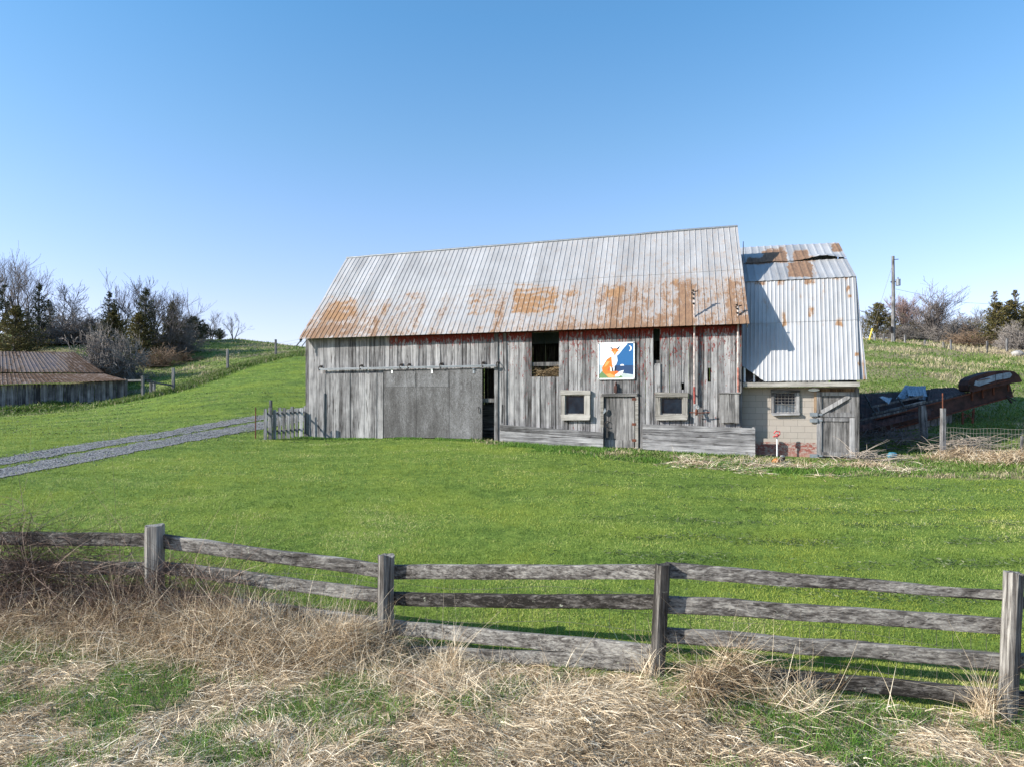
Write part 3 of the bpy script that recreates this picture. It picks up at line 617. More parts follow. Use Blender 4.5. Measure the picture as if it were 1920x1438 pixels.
# sliding door
dz0 = lambda x: gz(BF, x)+0.02
sdo = MB(); xs_ = [wl(px, 760, -0.08)[0] for px in (720, 781, 843, 905)]; zt = [wl(px, q, -0.08)[1] for px, q in ((720, 694), (781, 693), (843, 692), (905, 690))]; zb = [wl(px, q, -0.08)[1] for px, q in ((720, 820), (781, 820), (843, 821), (905, 823))]
for i in range(3): sdo.fbox(BF, xs_[i], xs_[i+1]-0.015, -0.10, -0.055-0.01*i, zb[i], zt[i], z0r=zb[i+1], z1r=zt[i+1], tone=(0.35, 0.5, 0.75)[i])
sdoor = sdo.build('sliding_door', PLY, barn); tag(sdoor, 'grey plywood sliding door standing partly open')
mb = MB()
for a, b in ((720, 781), (781, 843)):
    xa, za = wl(a+3, 696, -0.11); xb, zb_ = wl(b-2, 725, -0.11); mb.fbox(BF, xa, xb, -0.112, -0.102, zb_, za-0.03, tone=0.8)
mb.build('top_patch', PLY, sdoor)
mb = MB(); xh, zh = wl(897, 768, -0.13); mb.tube([BF.w(xh, -0.10, zh+0.12), BF.w(xh, -0.15, zh+0.1), BF.w(xh+0.03, -0.15, zh-0.1), BF.w(xh+0.03, -0.10, zh-0.13)], 0.014, 6); mb.build('handle', IRON, sdoor)
for px in (735, 810, 888):
    mb = MB(); x, z = wl(px, 695, -0.12); mb.fbox(BF, x-0.04, x+0.04, -0.125, -0.112, z-0.12, z+0.10); mb.tube([BF.w(x-0.05, -0.14, z+0.05), BF.w(x+0.05, -0.14, z+0.05)], 0.02, 8); mb.build('roller_hanger', WHITE if px != 888 else GALV, sdoor)
# left fixed leaf under the track
mb = MB(); xa, za = wl(600, 700, -0.04); xb, zb_ = wl(720, 697, -0.04)
boards(mb, BF, xa, xb-0.02, -0.045, 0.03, lambda x: gz(BF, x)+0.06, lambda x: za-0.02, 0.29, [], 9, 0.006, 0.1); lf = mb.build('door_leaf', W_grey, barn)
mb = MB(); x, z = wl(607, 737, -0.1); mb.beam(BF.w(x, -0.07, z), BF.w(x-0.02, -0.07, gz(BF, x)+0.1), 0.09, 0.06, 8, 0.004, up=(0, 1, 0)); mb.build('prop_post', W_grey, barn)
# track
mb = MB(); xa, za = wl(598, 693, -0.2); xb, zb_ = wl(930, 686, -0.2)
mb.fbox(BF, xa, xb, -0.21, -0.13, za-0.035, za+0.035, z0r=zb_-0.035, z1r=zb_+0.035, tone=0.5); mb.fbox(BF, xa+0.03, xb-0.03, -0.235, -0.21, za+0.015, za+0.045, z0r=zb_+0.015, z1r=zb_+0.045, tone=0.7)
track = mb.build('door_track', GALV, barn); tag(track, 'galvanised steel sliding door rail above the plywood door')
for px in (598, 680, 757, 772, 831, 906, 931):
    mb = MB(); x = xa+(xb-xa)*(px-598)/332; z = za+(zb_-za)*(px-598)/332
    mb.tube([BF.w(x-0.02, -0.01, z+0.16), BF.w(x-0.02, -0.15, z+0.14), BF.w(x, -0.22, z+0.06), BF.w(x+0.03, -0.23, z-0.05)], 0.022, 6); mb.fbox(BF, x-0.06, x+0.06, -0.025, -0.004, z+0.1, z+0.2); mb.build('track_bracket', IRON, track)
# walk-in door
mb = MB(); xa, xb, zb0, zt0 = rect(1132, 742, 1190, 840, 0.04)
n = 5
for i in range(n):
    a = xa+(xb-xa)*i/n; b = xa+(xb-xa)*(i+1)/n-0.008; mb.fbox(BF, a, b, 0.035+0.004*(i % 2), 0.065, zb0+0.02, zt0-0.02-0.01*i)
mb.fbox(BF, xa+0.02, xb-0.02, 0.015, 0.034, zb0+0.02, zb0+0.32); door = mb.build('door', W_dark, barn); tag(door, 'narrow plank walk-in door under the painted panel')
mb = MB()
x0, z0 = wl(1128, 741); x1, z1 = wl(1195, 738)
mb.fbox(BF, x0, x1, -0.05, 0.0, z0-0.04, z0+0.03); mb.fbox(BF, x0-0.02, x1+0.02, -0.09, 0.0, z0+0.05, z0+0.08); mb.build('door_head', W_darkx, barn)
mb = MB()
for px in (1129, 1194): x, _ = wl(px, 790); mb.fbox(BF, x-0.06, x+0.06, -0.035, -0.003, gz(BF, x)-0.05, z0-0.05)
build_each(mb, 'door_jamb', W_light, barn)
for py in (748, 795, 825):
    mb = MB(); x, z = wl(1188, py); mb.fbox(BF, x-0.06, x+0.10, -0.045, -0.036, z-0.05, z+0.05); mb.build('hinge', RUST, door)
mb = MB(); x, z = wl(1139, 795); c = [BF.w(x+0.10*math.cos(q)-0.0, -0.02, z+0.13*math.sin(q)) for q in np.linspace(0.5, 5.6, 12)]; mb.tube(c, 0.014, 6); mb.build('latch_ring', IRON, door)
mb = MB(); x, z = wl(1133, 771); mb.hexa([BF.w(x-0.02, -0.10, z-0.12), BF.w(x+0.1, -0.10, z+0.02), BF.w(x+0.1, -0.035, z+0.02), BF.w(x-0.02, -0.035, z-0.12), BF.w(x-0.01, -0.10, z+0.02), BF.w(x+0.05, -0.10, z+0.15), BF.w(x+0.05, -0.035, z+0.15), BF.w(x-0.01, -0.035, z+0.02)]); mb.build('door_bracket', GALV, barn)
mb = MB(); x, z = wl(1155, 727); mb.fbox(BF, x-0.06, x+0.05, -0.12, -0.005, z-0.2, z+0.08); mb.tube([BF.w(x, -0.06, z+0.08), BF.w(x, -0.06, z+0.2)], 0.035, 8); mb.build('wall_bracket', RUSTD, barn)
# windows
def window(par, fr, outer, inner, th, depth, nm='window', mats=(None, None), cross=False, lab=None):
    (ax, az1), (bx, az0) = fr.hit(outer[0], outer[1], -depth), fr.hit(outer[2], outer[3], -depth)
    (cx_, cz1), (dx_, cz0) = fr.hit(inner[0], inner[1], -depth), fr.hit(inner[2], inner[3], -depth)
    m = MB(); g = 0.035                                  # the sash is the window, its casing and pane hang on it
    m.fbox(fr, cx_+0.002, cx_+g, -0.02, 0.02, cz0, cz1, tone=.9); m.fbox(fr, dx_-g, dx_-0.002, -0.02, 0.02, cz0, cz1, tone=.9); m.fbox(fr, cx_+g-.001, dx_-g+.001, -0.018, 0.018, cz0+0.002, cz0+g, tone=.8); m.fbox(fr, cx_+g-.001, dx_-g+.001, -0.018, 0.018, cz1-g, cz1-0.002, tone=.8)
    win = m.build(nm, mats[1] or W_lightz, par)
    m = MB(); m.fbox(fr, ax, cx_, -depth, 0.03, cz0-0.004, cz1+0.004); m.fbox(fr, dx_, bx-0.02, -depth-0.005, 0.03, cz0-0.004, cz1+0.004)
    build_each(m, 'side_casing', mats[1] or W_lightz, win)
    if lab: tag(win, lab)
    m = MB(); m.fbox(fr, ax-0.02, bx, -depth-0.03, 0.03, cz1+0.004, az1, z1r=az1-0.03); m.build('lintel', mats[0] or W_light, win)
    m = MB(); m.hexa([fr.w(ax+0.05, -depth-0.08, az0), fr.w(bx-0.03, -depth-0.08, az0+0.02), fr.w(bx-0.03, 0.03, az0+0.02), fr.w(ax+0.05, 0.03, az0), fr.w(ax-0.02, -depth-0.06, cz0-0.006), fr.w(bx+0.01, -depth-0.06, cz0-0.006), fr.w(bx+0.01, 0.03, cz0-0.006), fr.w(ax-0.02, 0.03, cz0-0.006)]); m.build('sill', mats[0] or W_light, win)
    m = MB(); m.fbox(fr, cx_+0.01, dx_-0.01, 0.0, 0.006, cz0+0.01, cz1-0.01); m.build('pane', GLASS, win)
    return win, (cx_, dx_, cz0, cz1)
window(barn, BF, (1052, 731, 1107, 788), (1059, 740, 1096, 777), 0, 0.09, lab='small dark window with wide pale timber surround, left of the walk-in door')
window(barn, BF, (1229, 735, 1290, 788), (1238, 744, 1280, 777), 0, 0.09, lab='small blue-dark window with pale timber surround, right of the walk-in door')
# hatch cover
mb = MB(); xa, xb, z0, z1 = rect(1349, 738, 1386, 793, -0.17)
for i in range(4):
    a = xa+(xb-xa)*i/4; mb.fbox(BF, a, xa+(xb-xa)*(i+1)/4-0.006, -0.17, -0.14, z0+0.03*((i*7) % 3)/3, z1)
mb.fbox(BF, xa-0.001, xa+0.03, -0.139, 0.0, z0+0.05, z1-0.01); mb.fbox(BF, xb-0.03, xb-0.002, -0.139, 0.0, z0+0.05, z1-0.01)
hc = mb.build('hatch_cover', W_dark, barn); mb = MB(); mb.fbox(BF, xa-0.03, xb+0.06, -0.2, 0.0, z1+0.002, z1+0.05); mb.build('hatch_ledge', W_darkx, hc)
# plank beside the slit
mb = MB(); xa, xb, z0, z1 = rect(1228, 682, 1238, 735, -0.03); mb.fbox(BF, xa, xb, -0.035, -0.015, z0, z1, tone=0.95); mb.build('loose_board', W_grey, barn)
# conduit pipes
def conduit(px, ytop, ymid, ybot, d=-0.13, rm=None):
    x, zt_ = wl(px, ytop, d); _, zm = wl(px, ymid, d); _, zb_ = wl(px, ybot, d); m = MB()
    m.tube([BF.w(x, d, zt_), BF.w(x, d, zm)], 0.036, 10); c = m.build('conduit_pipe', plainW, barn)
    m = MB(); m.tube([BF.w(x, d, zm), BF.w(x+0.01, d, zb_)], 0.044, 10); m.build('red_pipe_section', rm or REDP, c)
    m = MB(); m.tube([BF.w(x-0.12, d, zt_-0.05), BF.w(x+0.14, d, zt_+0.02)], 0.022, 6)
    for i, q in enumerate((0.0, 0.14, 0.3, 0.5)): m.tube([BF.w(x-0.05+0.01*i, d-0.05, zt_-q+0.06), BF.w(x-0.05, d-0.05, zt_-q)], [0.05, 0.03], 8)
    build_each(m, 'insulator', IRON, c)
    for zz in (TOP-0.35, (zm+zb_)/2):
        m = MB(); m.fbox(BF, x-0.03, x+0.03, d+0.03, 0.0, zz, zz+0.04); m.build('pipe_strap', IRON, c)
    return c
plainW = plain('weathered_white_pipe', (0.40, 0.34, 0.31), 0.6, 0, 0.45, 7)
c1 = conduit(1302, 547, 725, 757); tag(c1, 'tall conduit rising past the eave, white above and red below')
m = MB(); x, z = wl(1306, 763, -0.2); c = [BF.w(x+0.09*math.cos(q), -0.22, z+0.09*math.sin(q)) for q in np.linspace(0, 2*math.pi, 15)]; m.tube(c, 0.022, 6, cap=False); m.build('pipe_ring', GALV, c1)
m = MB(); m.tube([BF.w(x-0.25, -0.3, z-0.2), BF.w(x+0.1, -0.3, z-0.22), BF.w(x+0.5, -0.26, z-0.2)], 0.022, 8); m.tube([BF.w(x, -0.2, z-0.08), BF.w(x, -0.3, z-0.3)], 0.045, 8); m.build('red_cross_pipe', RUST, c1)
c2 = conduit(1384, 574, 690, 735, -0.13, plain('flaking_red_pipe', (0.30, 0.12, 0.09), 0.7, 0, 0.6, 8)); tag(c2, 'shorter conduit at the right end of the barn wall')
# ---- things at the barn wall
def planks(name, label, px0, px1, yt0, yt1, yb0, yb1, d, n, seed):
    rr = random.Random(seed); xa, za = wl(px0, yt0, d); xb, zb_ = wl(px1, yt1, d); ya = wl(px0, yb0, d)[1]; yb_ = wl(px1, yb1, d)[1]
    base = BF.w((xa+xb)/2, d, 0); root = thing(name, label, 'plank wall', (base[0], base[1], h1(base[0], base[1])), YAW, 'low plank barriers along the barn wall')
    for i in range(n):
        a0, a1 = i/n, (i+1)/n; m = MB()
        l0 = ya+(za-ya)*a0; l1 = ya+(za-ya)*a1-0.012; r0 = yb_+(zb_-yb_)*a0; r1 = yb_+(zb_-yb_)*a1-0.012*rr.uniform(0.4, 1.6)
        seg = 8; t = rr.random()
        for k in range(seg):
            f0, f1 = k/seg, (k+1)/seg; ww = lambda f: 0.010*(vn(f*6+i*9+seed, 1, 3)-0.5)
            m.hexa([BF.w(xa+(xb-xa)*f0, d-0.02+0.006*(i % 2), l0+(r0-l0)*f0+ww(f0)), BF.w(xa+(xb-xa)*f1, d-0.02+0.006*(i % 2), l0+(r0-l0)*f1+ww(f1)), BF.w(xa+(xb-xa)*f1, d+0.03, l0+(r0-l0)*f1+ww(f1)), BF.w(xa+(xb-xa)*f0, d+0.03, l0+(r0-l0)*f0+ww(f0)),
                    BF.w(xa+(xb-xa)*f0, d-0.02+0.006*(i % 2), l1+(r1-l1)*f0+ww(f0)), BF.w(xa+(xb-xa)*f1, d-0.02+0.006*(i % 2), l1+(r1-l1)*f1+ww(f1)), BF.w(xa+(xb-xa)*f1, d+0.03, l1+(r1-l1)*f1+ww(f1)), BF.w(xa+(xb-xa)*f0, d+0.03, l1+(r1-l1)*f0+ww(f0))], t)
        m.build('plank', W_hor, root)
    for x in (xa+0.06, (xa+xb)/2, xb-0.06):
        m = MB(); m.fbox(BF, x-0.05, x+0.05, d+0.035, d+0.12, min(ya, yb_)-0.2, za-0.08); m.build('stake', W_dark, root)
planks('plank_barrier', 'low barrier of three grey planks at the barn foot, left of the walk-in door', 938, 1131, 795, 810, 829, 844, -0.25, 3, 3)
planks('plank_barrier', 'low barrier of stacked grey planks at the barn foot, right of the walk-in door', 1205, 1416, 794, 802, 841, 860, -0.25, 5, 8)
# fox panel
FX, FZ = wl(1121, 712, -0.06); FX1, FZ1 = wl(1190, 641.5, -0.06); Wd, Hd = FX1-FX, FZ1-FZ
pb = BF.w((FX+FX1)/2, -0.03, FZ); fox = thing('painted_panel', 'white-framed painted panel of a sitting orange fox hung on the barn above the door', 'painted sign', pb, YAW)
mb = MB(); mb.fbox(BF, FX, FX1, -0.045, -0.028, FZ, FZ1); mb.build('backing_board', WHITE, fox)
def flat(c, name): m = M(name, 0.5, 0.3); m.col(tuple(c)); return m.m
PC = {k: flat(v, 'sign_'+k) for k, v in dict(sky=(0.78, 0.85, 0.92), night=(0.020, 0.115, 0.29), sea=(0.022, 0.055, 0.13), orange=(0.75, 0.17, 0.025), light=(0.80, 0.33, 0.10), deep=(0.55, 0.10, 0.03), white=(0.82, 0.82, 0.82), black=(0.012, 0.012, 0.02), green=(0.13, 0.22, 0.09), mist=(0.36, 0.47, 0.50), grey=(0.40, 0.46, 0.44), cream=(0.80, 0.66, 0.52)).items()}
keys = list(PC); mb = MB()
# shapes traced on the panel: coordinates 0..1000 across, 0..1000 down
def sx(a): return FX+Wd*a/1000
def sz(b): return FZ1-Hd*b/1000
def shape(col, pts, lay):
    y = -0.046-0.0012*lay
    P2 = [BF.w(sx(a), y, sz(b)) for a, b in pts]; mb.add(P2, [tuple(range(len(P2)-1, -1, -1))], 0.5, keys.index(col))
def fromz(pts): return [((a-320)/1.12, (b-190)/1.11) for a, b in pts]   # from the enlarged view
sq = [(365, 232), (1400, 222), (1400, 1250), (365, 1255)]
shape('sky', fromz(sq), 0)
shape('mist', fromz([(365, 860), (560, 870), (560, 1100), (365, 1110)]), 1)
shape('night', fromz([(1240, 222), (1400, 222), (1400, 900), (800, 900), (860, 640), (985, 520), (1060, 420)]), 1)
shape('sea', fromz([(840, 880), (1400, 880), (1400, 1160), (1180, 1130), (820, 1060)]), 2)
shape('grey', fromz([(900, 1170), (1110, 1110), (1230, 1150), (1400, 1165), (1400, 1250), (980, 1252)]), 3)
shape('green', fromz([(365, 1140), (450, 1050), (560, 1060), (1020, 1170), (1085, 1252), (365, 1255)]), 4)
shape('orange', fromz([(740, 600), (600, 690), (500, 850), (445, 950), (470, 1070), (560, 1150), (640, 1230), (780, 1245), (860, 1215), (975, 1080), (900, 1045), (760, 1060), (735, 960), (800, 870), (760, 700)]), 5)
shape('light', fromz([(590, 760), (690, 760), (600, 880), (520, 930), (540, 850)]), 6)
shape('light', fromz([(560, 1140), (700, 1120), (830, 1190), (800, 1240), (660, 1235)]), 6)
shape('deep', fromz([(620, 1010), (700, 900), (700, 960), (650, 1050)]), 6)
shape('deep', fromz([(800, 1135), (970, 1085), (940, 1060), (860, 1070)]), 6)
shape('white', fromz([(740, 580), (900, 570), (925, 740), (880, 860), (830, 900), (800, 950), (760, 860), (745, 700)]), 7)
shape('white', fromz([(975, 1060), (1115, 1025), (1060, 1150), (960, 1215), (835, 1215), (850, 1165), (930, 1110)]), 7)
shape('cream', fromz([(690, 900), (740, 940), (760, 1060), (700, 1050)]), 7)
shape('black', fromz([(735, 920), (765, 935), (800, 1060), (760, 1060)]), 8)
shape('black', fromz([(850, 930), (880, 905), (865, 1050), (825, 1050)]), 8)
shape('white', fromz([(720, 440), (835, 590), (960, 440), (985, 400), (700, 400)]), 8)
shape('white', fromz([(700, 380), (735, 330), (760, 430), (720, 450)]), 8)
shape('orange', fromz([(760, 400), (800, 365), (880, 365), (920, 400), (955, 440), (900, 480), (850, 560), (820, 560), (775, 480), (725, 445)]), 9)
shape('light', fromz([(800, 430), (838, 470), (875, 430), (850, 540), (825, 540)]), 10)
shape('black', fromz([(670, 305), (740, 340), (780, 375), (765, 415), (735, 380)]), 10)
shape('black', fromz([(1000, 300), (930, 345), (900, 375), (915, 410), (950, 380)]), 10)
shape('black', fromz([(818, 552), (852, 552), (838, 580)]), 11)
shape('deep', fromz([(775, 430), (815, 440), (790, 448)]), 11); shape('deep', fromz([(865, 440), (905, 430), (890, 448)]), 11)
moon = [(1270+80*math.cos(q), 375+85*math.sin(q)) for q in np.linspace(-1.45, 1.45, 12)]+[(1240+72*math.cos(q), 375+80*math.sin(q)) for q in np.linspace(1.25, -1.25, 10)]
shape('white', fromz(moon), 3)
shape('white', fromz([(1000+60*(1-math.cos(q)), 890-45*math.sin(q)) for q in np.linspace(0, math.pi, 10)]), 4)
mb.build('picture', [PC[k] for k in keys], fox)
mb = MB()
for a, b, c, d in ((0, 0, 1000, 30), (0, 968, 1000, 1000), (0, 31, 30, 967), (970, 31, 1000, 967)): mb.fbox(BF, sx(a), sx(c), -0.068, -0.046, sz(d), sz(b))
mb.build('frame', WHITE, fox)
for a, b in ((22, 22), (978, 22), (22, 978), (978, 978)):
    mb = MB(); mb.tube([BF.w(sx(a), -0.069, sz(b)), BF.w(sx(a), -0.078, sz(b))], 0.022, 8); mb.build('corner_bolt', IRON if b < 500 else GALV, fox)
# hay in the loft opening
xa, xb, z0, z1 = rect(999, 686, 1047, 706)
N = 2600; q = RNG.random(N); xx = xa+(xb-xa)*q; yy = 0.02+RNG.random(N)*1.2; top = z0+0.22+0.30*np.abs(q-0.40)*1.6+yy*0.05
zz = z0-0.1+(top-z0+0.1)*np.sqrt(RNG.random(N)); pw = np.array([BF.w(a, b, c) for a, b, c in zip(xx, yy, zz)])
hay = strands('hay', pw, RNG.normal(size=(N, 3))*(1, 1, 0.5), RNG.uniform(0.15, 0.4, N), RNG.uniform(0.006, 0.014, N), 0.3, 3, HAY, RNG.random(N)); tag(hay, 'loose old hay heaped in the loft opening', 'hay', kind='stuff')
mb = MB(); mb.fbox(BF, xa-1.0, xb+1.5, 0.3, 3.5, z0-0.35, z0-0.25); mb.fbox(BF, xa-.05, xb+.05, 0.03, 0.29, z0-0.5, z0-0.35); mb.build('loft_floor', W_darkx, barn)
mb = MB(); xg, zg = wl(915, 806, 0.5); mb.fbox(BF, xg-0.8, xg+0.5, 0.5, 0.56, zg, zg+0.1); mb.fbox(BF, xg-1.2, xg+0.8, 1.2, 1.26, zg-0.4, zg+1.1, tone=.2); mb.build('stall_board', W_darkx, barn)
# ---------------------------------------------------------------- annex of concrete block
annex = thing('block_shed', 'concrete block shed with tall ribbed tin gambrel roof at the right end of the barn', 'shed', AF.o, YAW)
AW = AF.hit(1608, 800)[0]
def aw(px, py, d=0.0): return AF.hit(px, py, d)
AT = aw(1500, 724, -0.45)[1]-0.03
wh = aw(1449, 733)+aw(1496, 775)                       # window hole x0,z1,x1,z0
dh = aw(1531, 730)+aw(1602, 862)
mb = MB()
def wblk(x0, x1, z0, z1): mb.fbox(AF, x0, x1, 0, 0.2, z0, z1, 0.5)
wx0, wz1, wx1, wz0 = wh; dx0, dz1, dx1, dz0 = dh
wblk(-0.3, wx0, -0.8, AT); wblk(wx0, wx1, -0.8, wz0); wblk(wx0, wx1, wz1, AT); wblk(wx1, dx0, -0.8, AT); wblk(dx1, AW, -0.8, AT); wblk(dx0, dx1, dz1, AT); wblk(dx0, dx1, -0.8, dz0+0.05)
mb.fbox(AF, AW-0.2, AW-0.001, 0.2, 9.9, -0.8, AT, 0.5); mb.fbox(AF, -0.3, AW, 9.9, 10.1, -0.8, AT, 0.5)
mb.build('block_wall', BLOCK, annex)
mb = MB(); mb.fbox(AF, -0.25, AW-0.2, 0.21, 9.89, 0.0, 0.02); mb.build('dark_floor', DARKIN, annex)
# gambrel roof
e0 = -0.5; d1 = 1.65; d2 = 5.5
def A3(px, py, d): x, z = aw(px, py, d); return AF.w(x, d, z)
eL = A3(1394, 716, e0); eR = A3(1612, 713, e0)
xr, _ = aw(1612, 713, e0); bx, bz = aw(1604, 519, d1); _, bzl = aw(1396, 529, d1)
bL_ = AF.w(aw(1394, 716, e0)[0]-0.25, d1, bzl); bR_ = AF.w(bx, d1, bz)
rx, rzz = aw(1572, 458, d2); _, rzl = aw(1393, 467, d2); rL_ = AF.w(aw(1390, 467, d2)[0]-0.3, d2, rzl); rR_ = AF.w(rx, d2, rzz)
eLx = eL-np.array((U[0], U[1], 0))*0.25
def rust_ann(px, py, u, v):
    px = px+5*(vn(u*7, v*22, 98)-0.5); py = py+6*(fbm(u*5+4, v*12, 97)-0.5)
    n = vn(np.floor(u/0.35), np.floor(v*6), 91); r = np.full(px.shape, -0.22); og = np.zeros(px.shape)
    for a0, a1, b0, b1, am, s in ((1408, 1428, 490, 497, 1.1, 3), (1414, 1434, 527, 535, 1.0, 3), (1457, 1470, 524, 536, 1.1, 3), (1508, 1530, 520, 534, 1.0, 3), (1560, 1575, 518, 526, .8, 3), (1586, 1590, 519, 560, .6, 2), (1515, 1526, 575, 595, 1.0, 3), (1568, 1582, 596, 612, 1.0, 3), (1587, 1594, 538, 545, 1.1, 2), (1589, 1596, 552, 559, 1.1, 2),
                               (1467, 1472, 585, 613, .8, 2), (1464, 1471, 550, 600, .35, 3), (1490, 1540, 550, 565, .32, 6), (1604, 1616, 661, 668, 1.2, 2), (1607, 1618, 677, 684, 1.2, 2), (1430, 1450, 556, 575, .15, 6), (1484, 1490, 522, 545, .5, 2), (1434, 1438, 526, 600, .35, 2), (1499, 1502, 520, 612, .3, 2), (1541, 1546, 520, 612, .35, 2), (1465, 1475, 600, 614, .6, 2), (1575, 1620, 520, 524, .5, 2), (1395, 1605, 606, 612, .32, 3)):
        q = BOX(px, a0, a1, s)*BOX(py, b0, b1, s); r += am*q; og = np.maximum(og, q*(0.8 if b0 > 540 else 0.35))
    return r, og
def rust_ann2(px, py, u, v):
    px = px+6*(vn(u*7, v*22, 88)-0.5); py = py+4*(fbm(u*5+4, v*12, 87)-0.5)
    r = np.full(px.shape, -0.14); og = np.zeros(px.shape)+0.15
    for a0, a1, b0, b1, am, s in ((1478, 1522, 493, 520, 1.6, 1.5), (1430, 1474, 472, 493, 1.35, 3), (1400, 1445, 484, 496, 1.3, 3), (1488, 1516, 470, 492, 1.4, 3), (1436, 1466, 466, 476, .9, 3), (1560, 1580, 457, 472, 1.5, 2), (1516, 1530, 480, 492, .8, 3), (1460, 1474, 462, 495, .6, 2), (1516, 1530, 496, 520, .5, 4)):
        r += am*BOX(px, a0, a1, s)*BOX(py, b0, b1, s)
    return r, og
RIB2 = [(0.0, 0.0), (0.22, 0.003), (0.36, 0.016), (0.5, 0.016), (0.64, 0.003), (0.85, 0.0)]
WA = np.linalg.norm(eR-eLx)
def cut(u):                                             # torn lower corner at the left
    x = u*WA; return np.clip(0.135-(x-0.25)*0.15/0.85, 0, 1)*(x < 1.15)+0.010*(vn(np.floor(x/0.8), 0*x, 15)-0.3)
roof_sheet('roof_lower_sheets', eLx, eR, bL_, bR_, WA, 4.5, 0.145, RIB2, 34, rust_ann, TIN2, annex, 0, 0.57, 0.0, 0.02, 11, lowcut=cut)
roof_sheet('roof_middle_sheets', eLx, eR, bL_, bR_, WA, 4.5, 0.145, RIB2, 28, rust_ann, TIN2, annex, 0.56, 1.0, 0.014, 0.02, 12)
def flap(u, v): return 0.17*np.exp(-((u-0.80)/0.13)**2)*sst(0.66, 0.50, v)+0.03*vn(u*6, v*2, 5)
WB = np.linalg.norm(bR_-bL_)
roof_sheet('roof_upper_sheets', bL_-np.array((0, 0.08, 0.03)), bR_-np.array((0, 0.08, 0.03)), rL_, rR_, WB, 4.3, 0.29, RIB2, 20, rust_ann2, TIN2, annex, 0, 0.52, 0.02, 0.02, 13)
roof_sheet('roof_top_sheets', bL_, bR_, rL_, rR_, WB, 4.3, 0.29, RIB2, 22, rust_ann2, TIN2, annex, 0.49, 1.0, 0.05, 0.03, 14, flap=flap)
q1 = lambda p: p+np.array((-math.sin(YAW), math.cos(YAW), 0))*0
kk = np.array((-math.sin(YAW), math.cos(YAW), 0))
b2L, b2R = bL_+kk*(2*(d2-d1)), bR_+kk*(2*(d2-d1)); e2L, e2R = eLx+kk*(2*(d2-e0)), eR+kk*(2*(d2-e0))
zr = lambda a, b, c, d: (np.full(a.shape, 0.0), np.zeros(a.shape))
roof_sheet('roof_back_sheets', b2R, b2L, rR_, rL_, WB, 4.3, 0.29, RIB2, 8, zr, TIN2, annex, 0, 1, 0.0, 0.02, 15)
roof_sheet('roof_back_sheets', e2R, e2L, b2R, b2L, WA, 4.5, 0.29, RIB2, 8, zr, TIN2, annex, 0, 1, 0.0, 0.02, 16)
# gable end boards of the shed (right side, seen only from the side) and a rusty rake sheet
mb = MB()
def rzA(y):
    ys = [0, d1, d2, 2*d2-d1, 2*d2]; zs = [AT, bz-0.12, rzz-0.12, bz-0.12, AT]; return float(np.interp(y, ys, zs))
for k in range(50):
    y0 = max(0.21, k*0.2); y1 = min(9.88, k*0.2+0.193)
    if y1 > y0:
        for xa in (AW-0.03,): mb.hexa([AF.w(xa, y0, AT+.002), AF.w(xa+0.025, y0, AT+.002), AF.w(xa+0.025, y1, AT+.002), AF.w(xa, y1, AT+.002), AF.w(xa, y0, rzA(y0)), AF.w(xa+0.025, y0, rzA(y0)), AF.w(xa+0.025, y1, rzA(y1)), AF.w(xa, y1, rzA(y1))])
mb.build('gable_boards', W_dark, annex)
kL = A3(1611, 712, e0+0.1); kR = A3(1626, 711, e0+0.1); tL = AF.w(bx+0.0, d1, bz); tR = AF.w(bx+0.03, d1, bz)
roof_sheet('rake_sheet', kL, kR, tL, tR, 0.34, 4.4, 0.17, RIB2, 24, lambda px, py, u, v: (0.15+0.7*BOX(v, 0.1, 0.3, .02)*sst(.2, .05, u)+1.0*BOX(u, 0.19, 0.25, .02)*sst(0.35, 0.05, v)-0.2+0.5*sst(.03, 0, v), np.full(px.shape, .3)), TIN2, annex, 0, 1, -0.02, 0.02, 17)
# fascia and torn corner
mb = MB(); xa, za = aw(1393, 716, -0.45); xb, zb_ = aw(1612, 712, -0.45); _, z2 = aw(1500, 724, -0.45)
zf = aw(1500, 715, -0.45)[1]
seg = 14
for i in range(seg):
    f0, f1 = i/seg, (i+1)/seg; b0 = -0.012*vn(f0*9, 1, 6); b1_ = -0.012*vn(f1*9, 1, 6)
    mb.hexa([AF.w(xa+(xb-xa)*f0, -0.47, z2-0.02), AF.w(xa+(xb-xa)*f1, -0.47, z2-0.02), AF.w(xa+(xb-xa)*f1, 0.0, z2-0.02), AF.w(xa+(xb-xa)*f0, 0.0, z2-0.02), AF.w(xa+(xb-xa)*f0, -0.47, zf-0.03+b0), AF.w(xa+(xb-xa)*f1, -0.47, zf-0.03+b1_), AF.w(xa+(xb-xa)*f1, 0.0, zf-0.03+b1_), AF.w(xa+(xb-xa)*f0, 0.0, zf-0.03+b0)], 0.7)
mb.build('fascia', W_light, annex)
mb = MB()
x0, z0 = aw(1397, 690, -0.2); x1, z1 = aw(1418, 690, -0.2); zb0 = zf-0.01
mb.fbox(AF, x0-0.05, x0+0.02, -0.2, -0.15, zb0, z0); mb.fbox(AF, x0+0.30, x0+0.36, -0.2, -0.15, zb0, z0-0.02); build_each(mb, 'corner_stud', WHITE, annex)
mb = MB(); mb.hexa([AF.w(x0-0.1, -0.05, z0), AF.w(x1+0.15, -0.05, z0-0.05), AF.w(x1+0.15, 0.2, z0), AF.w(x0-0.1, 0.2, z0+0.05), AF.w(x0-0.1, -0.05, z0+0.03), AF.w(x1+0.0, -0.05, z0+0.03), AF.w(x1-0.1, 0.1, z0+0.26), AF.w(x0-0.1, 0.1, z0+0.16)]); mb.build('soffit_board', W_light, annex)
mb = MB(); rr = random.Random(4)
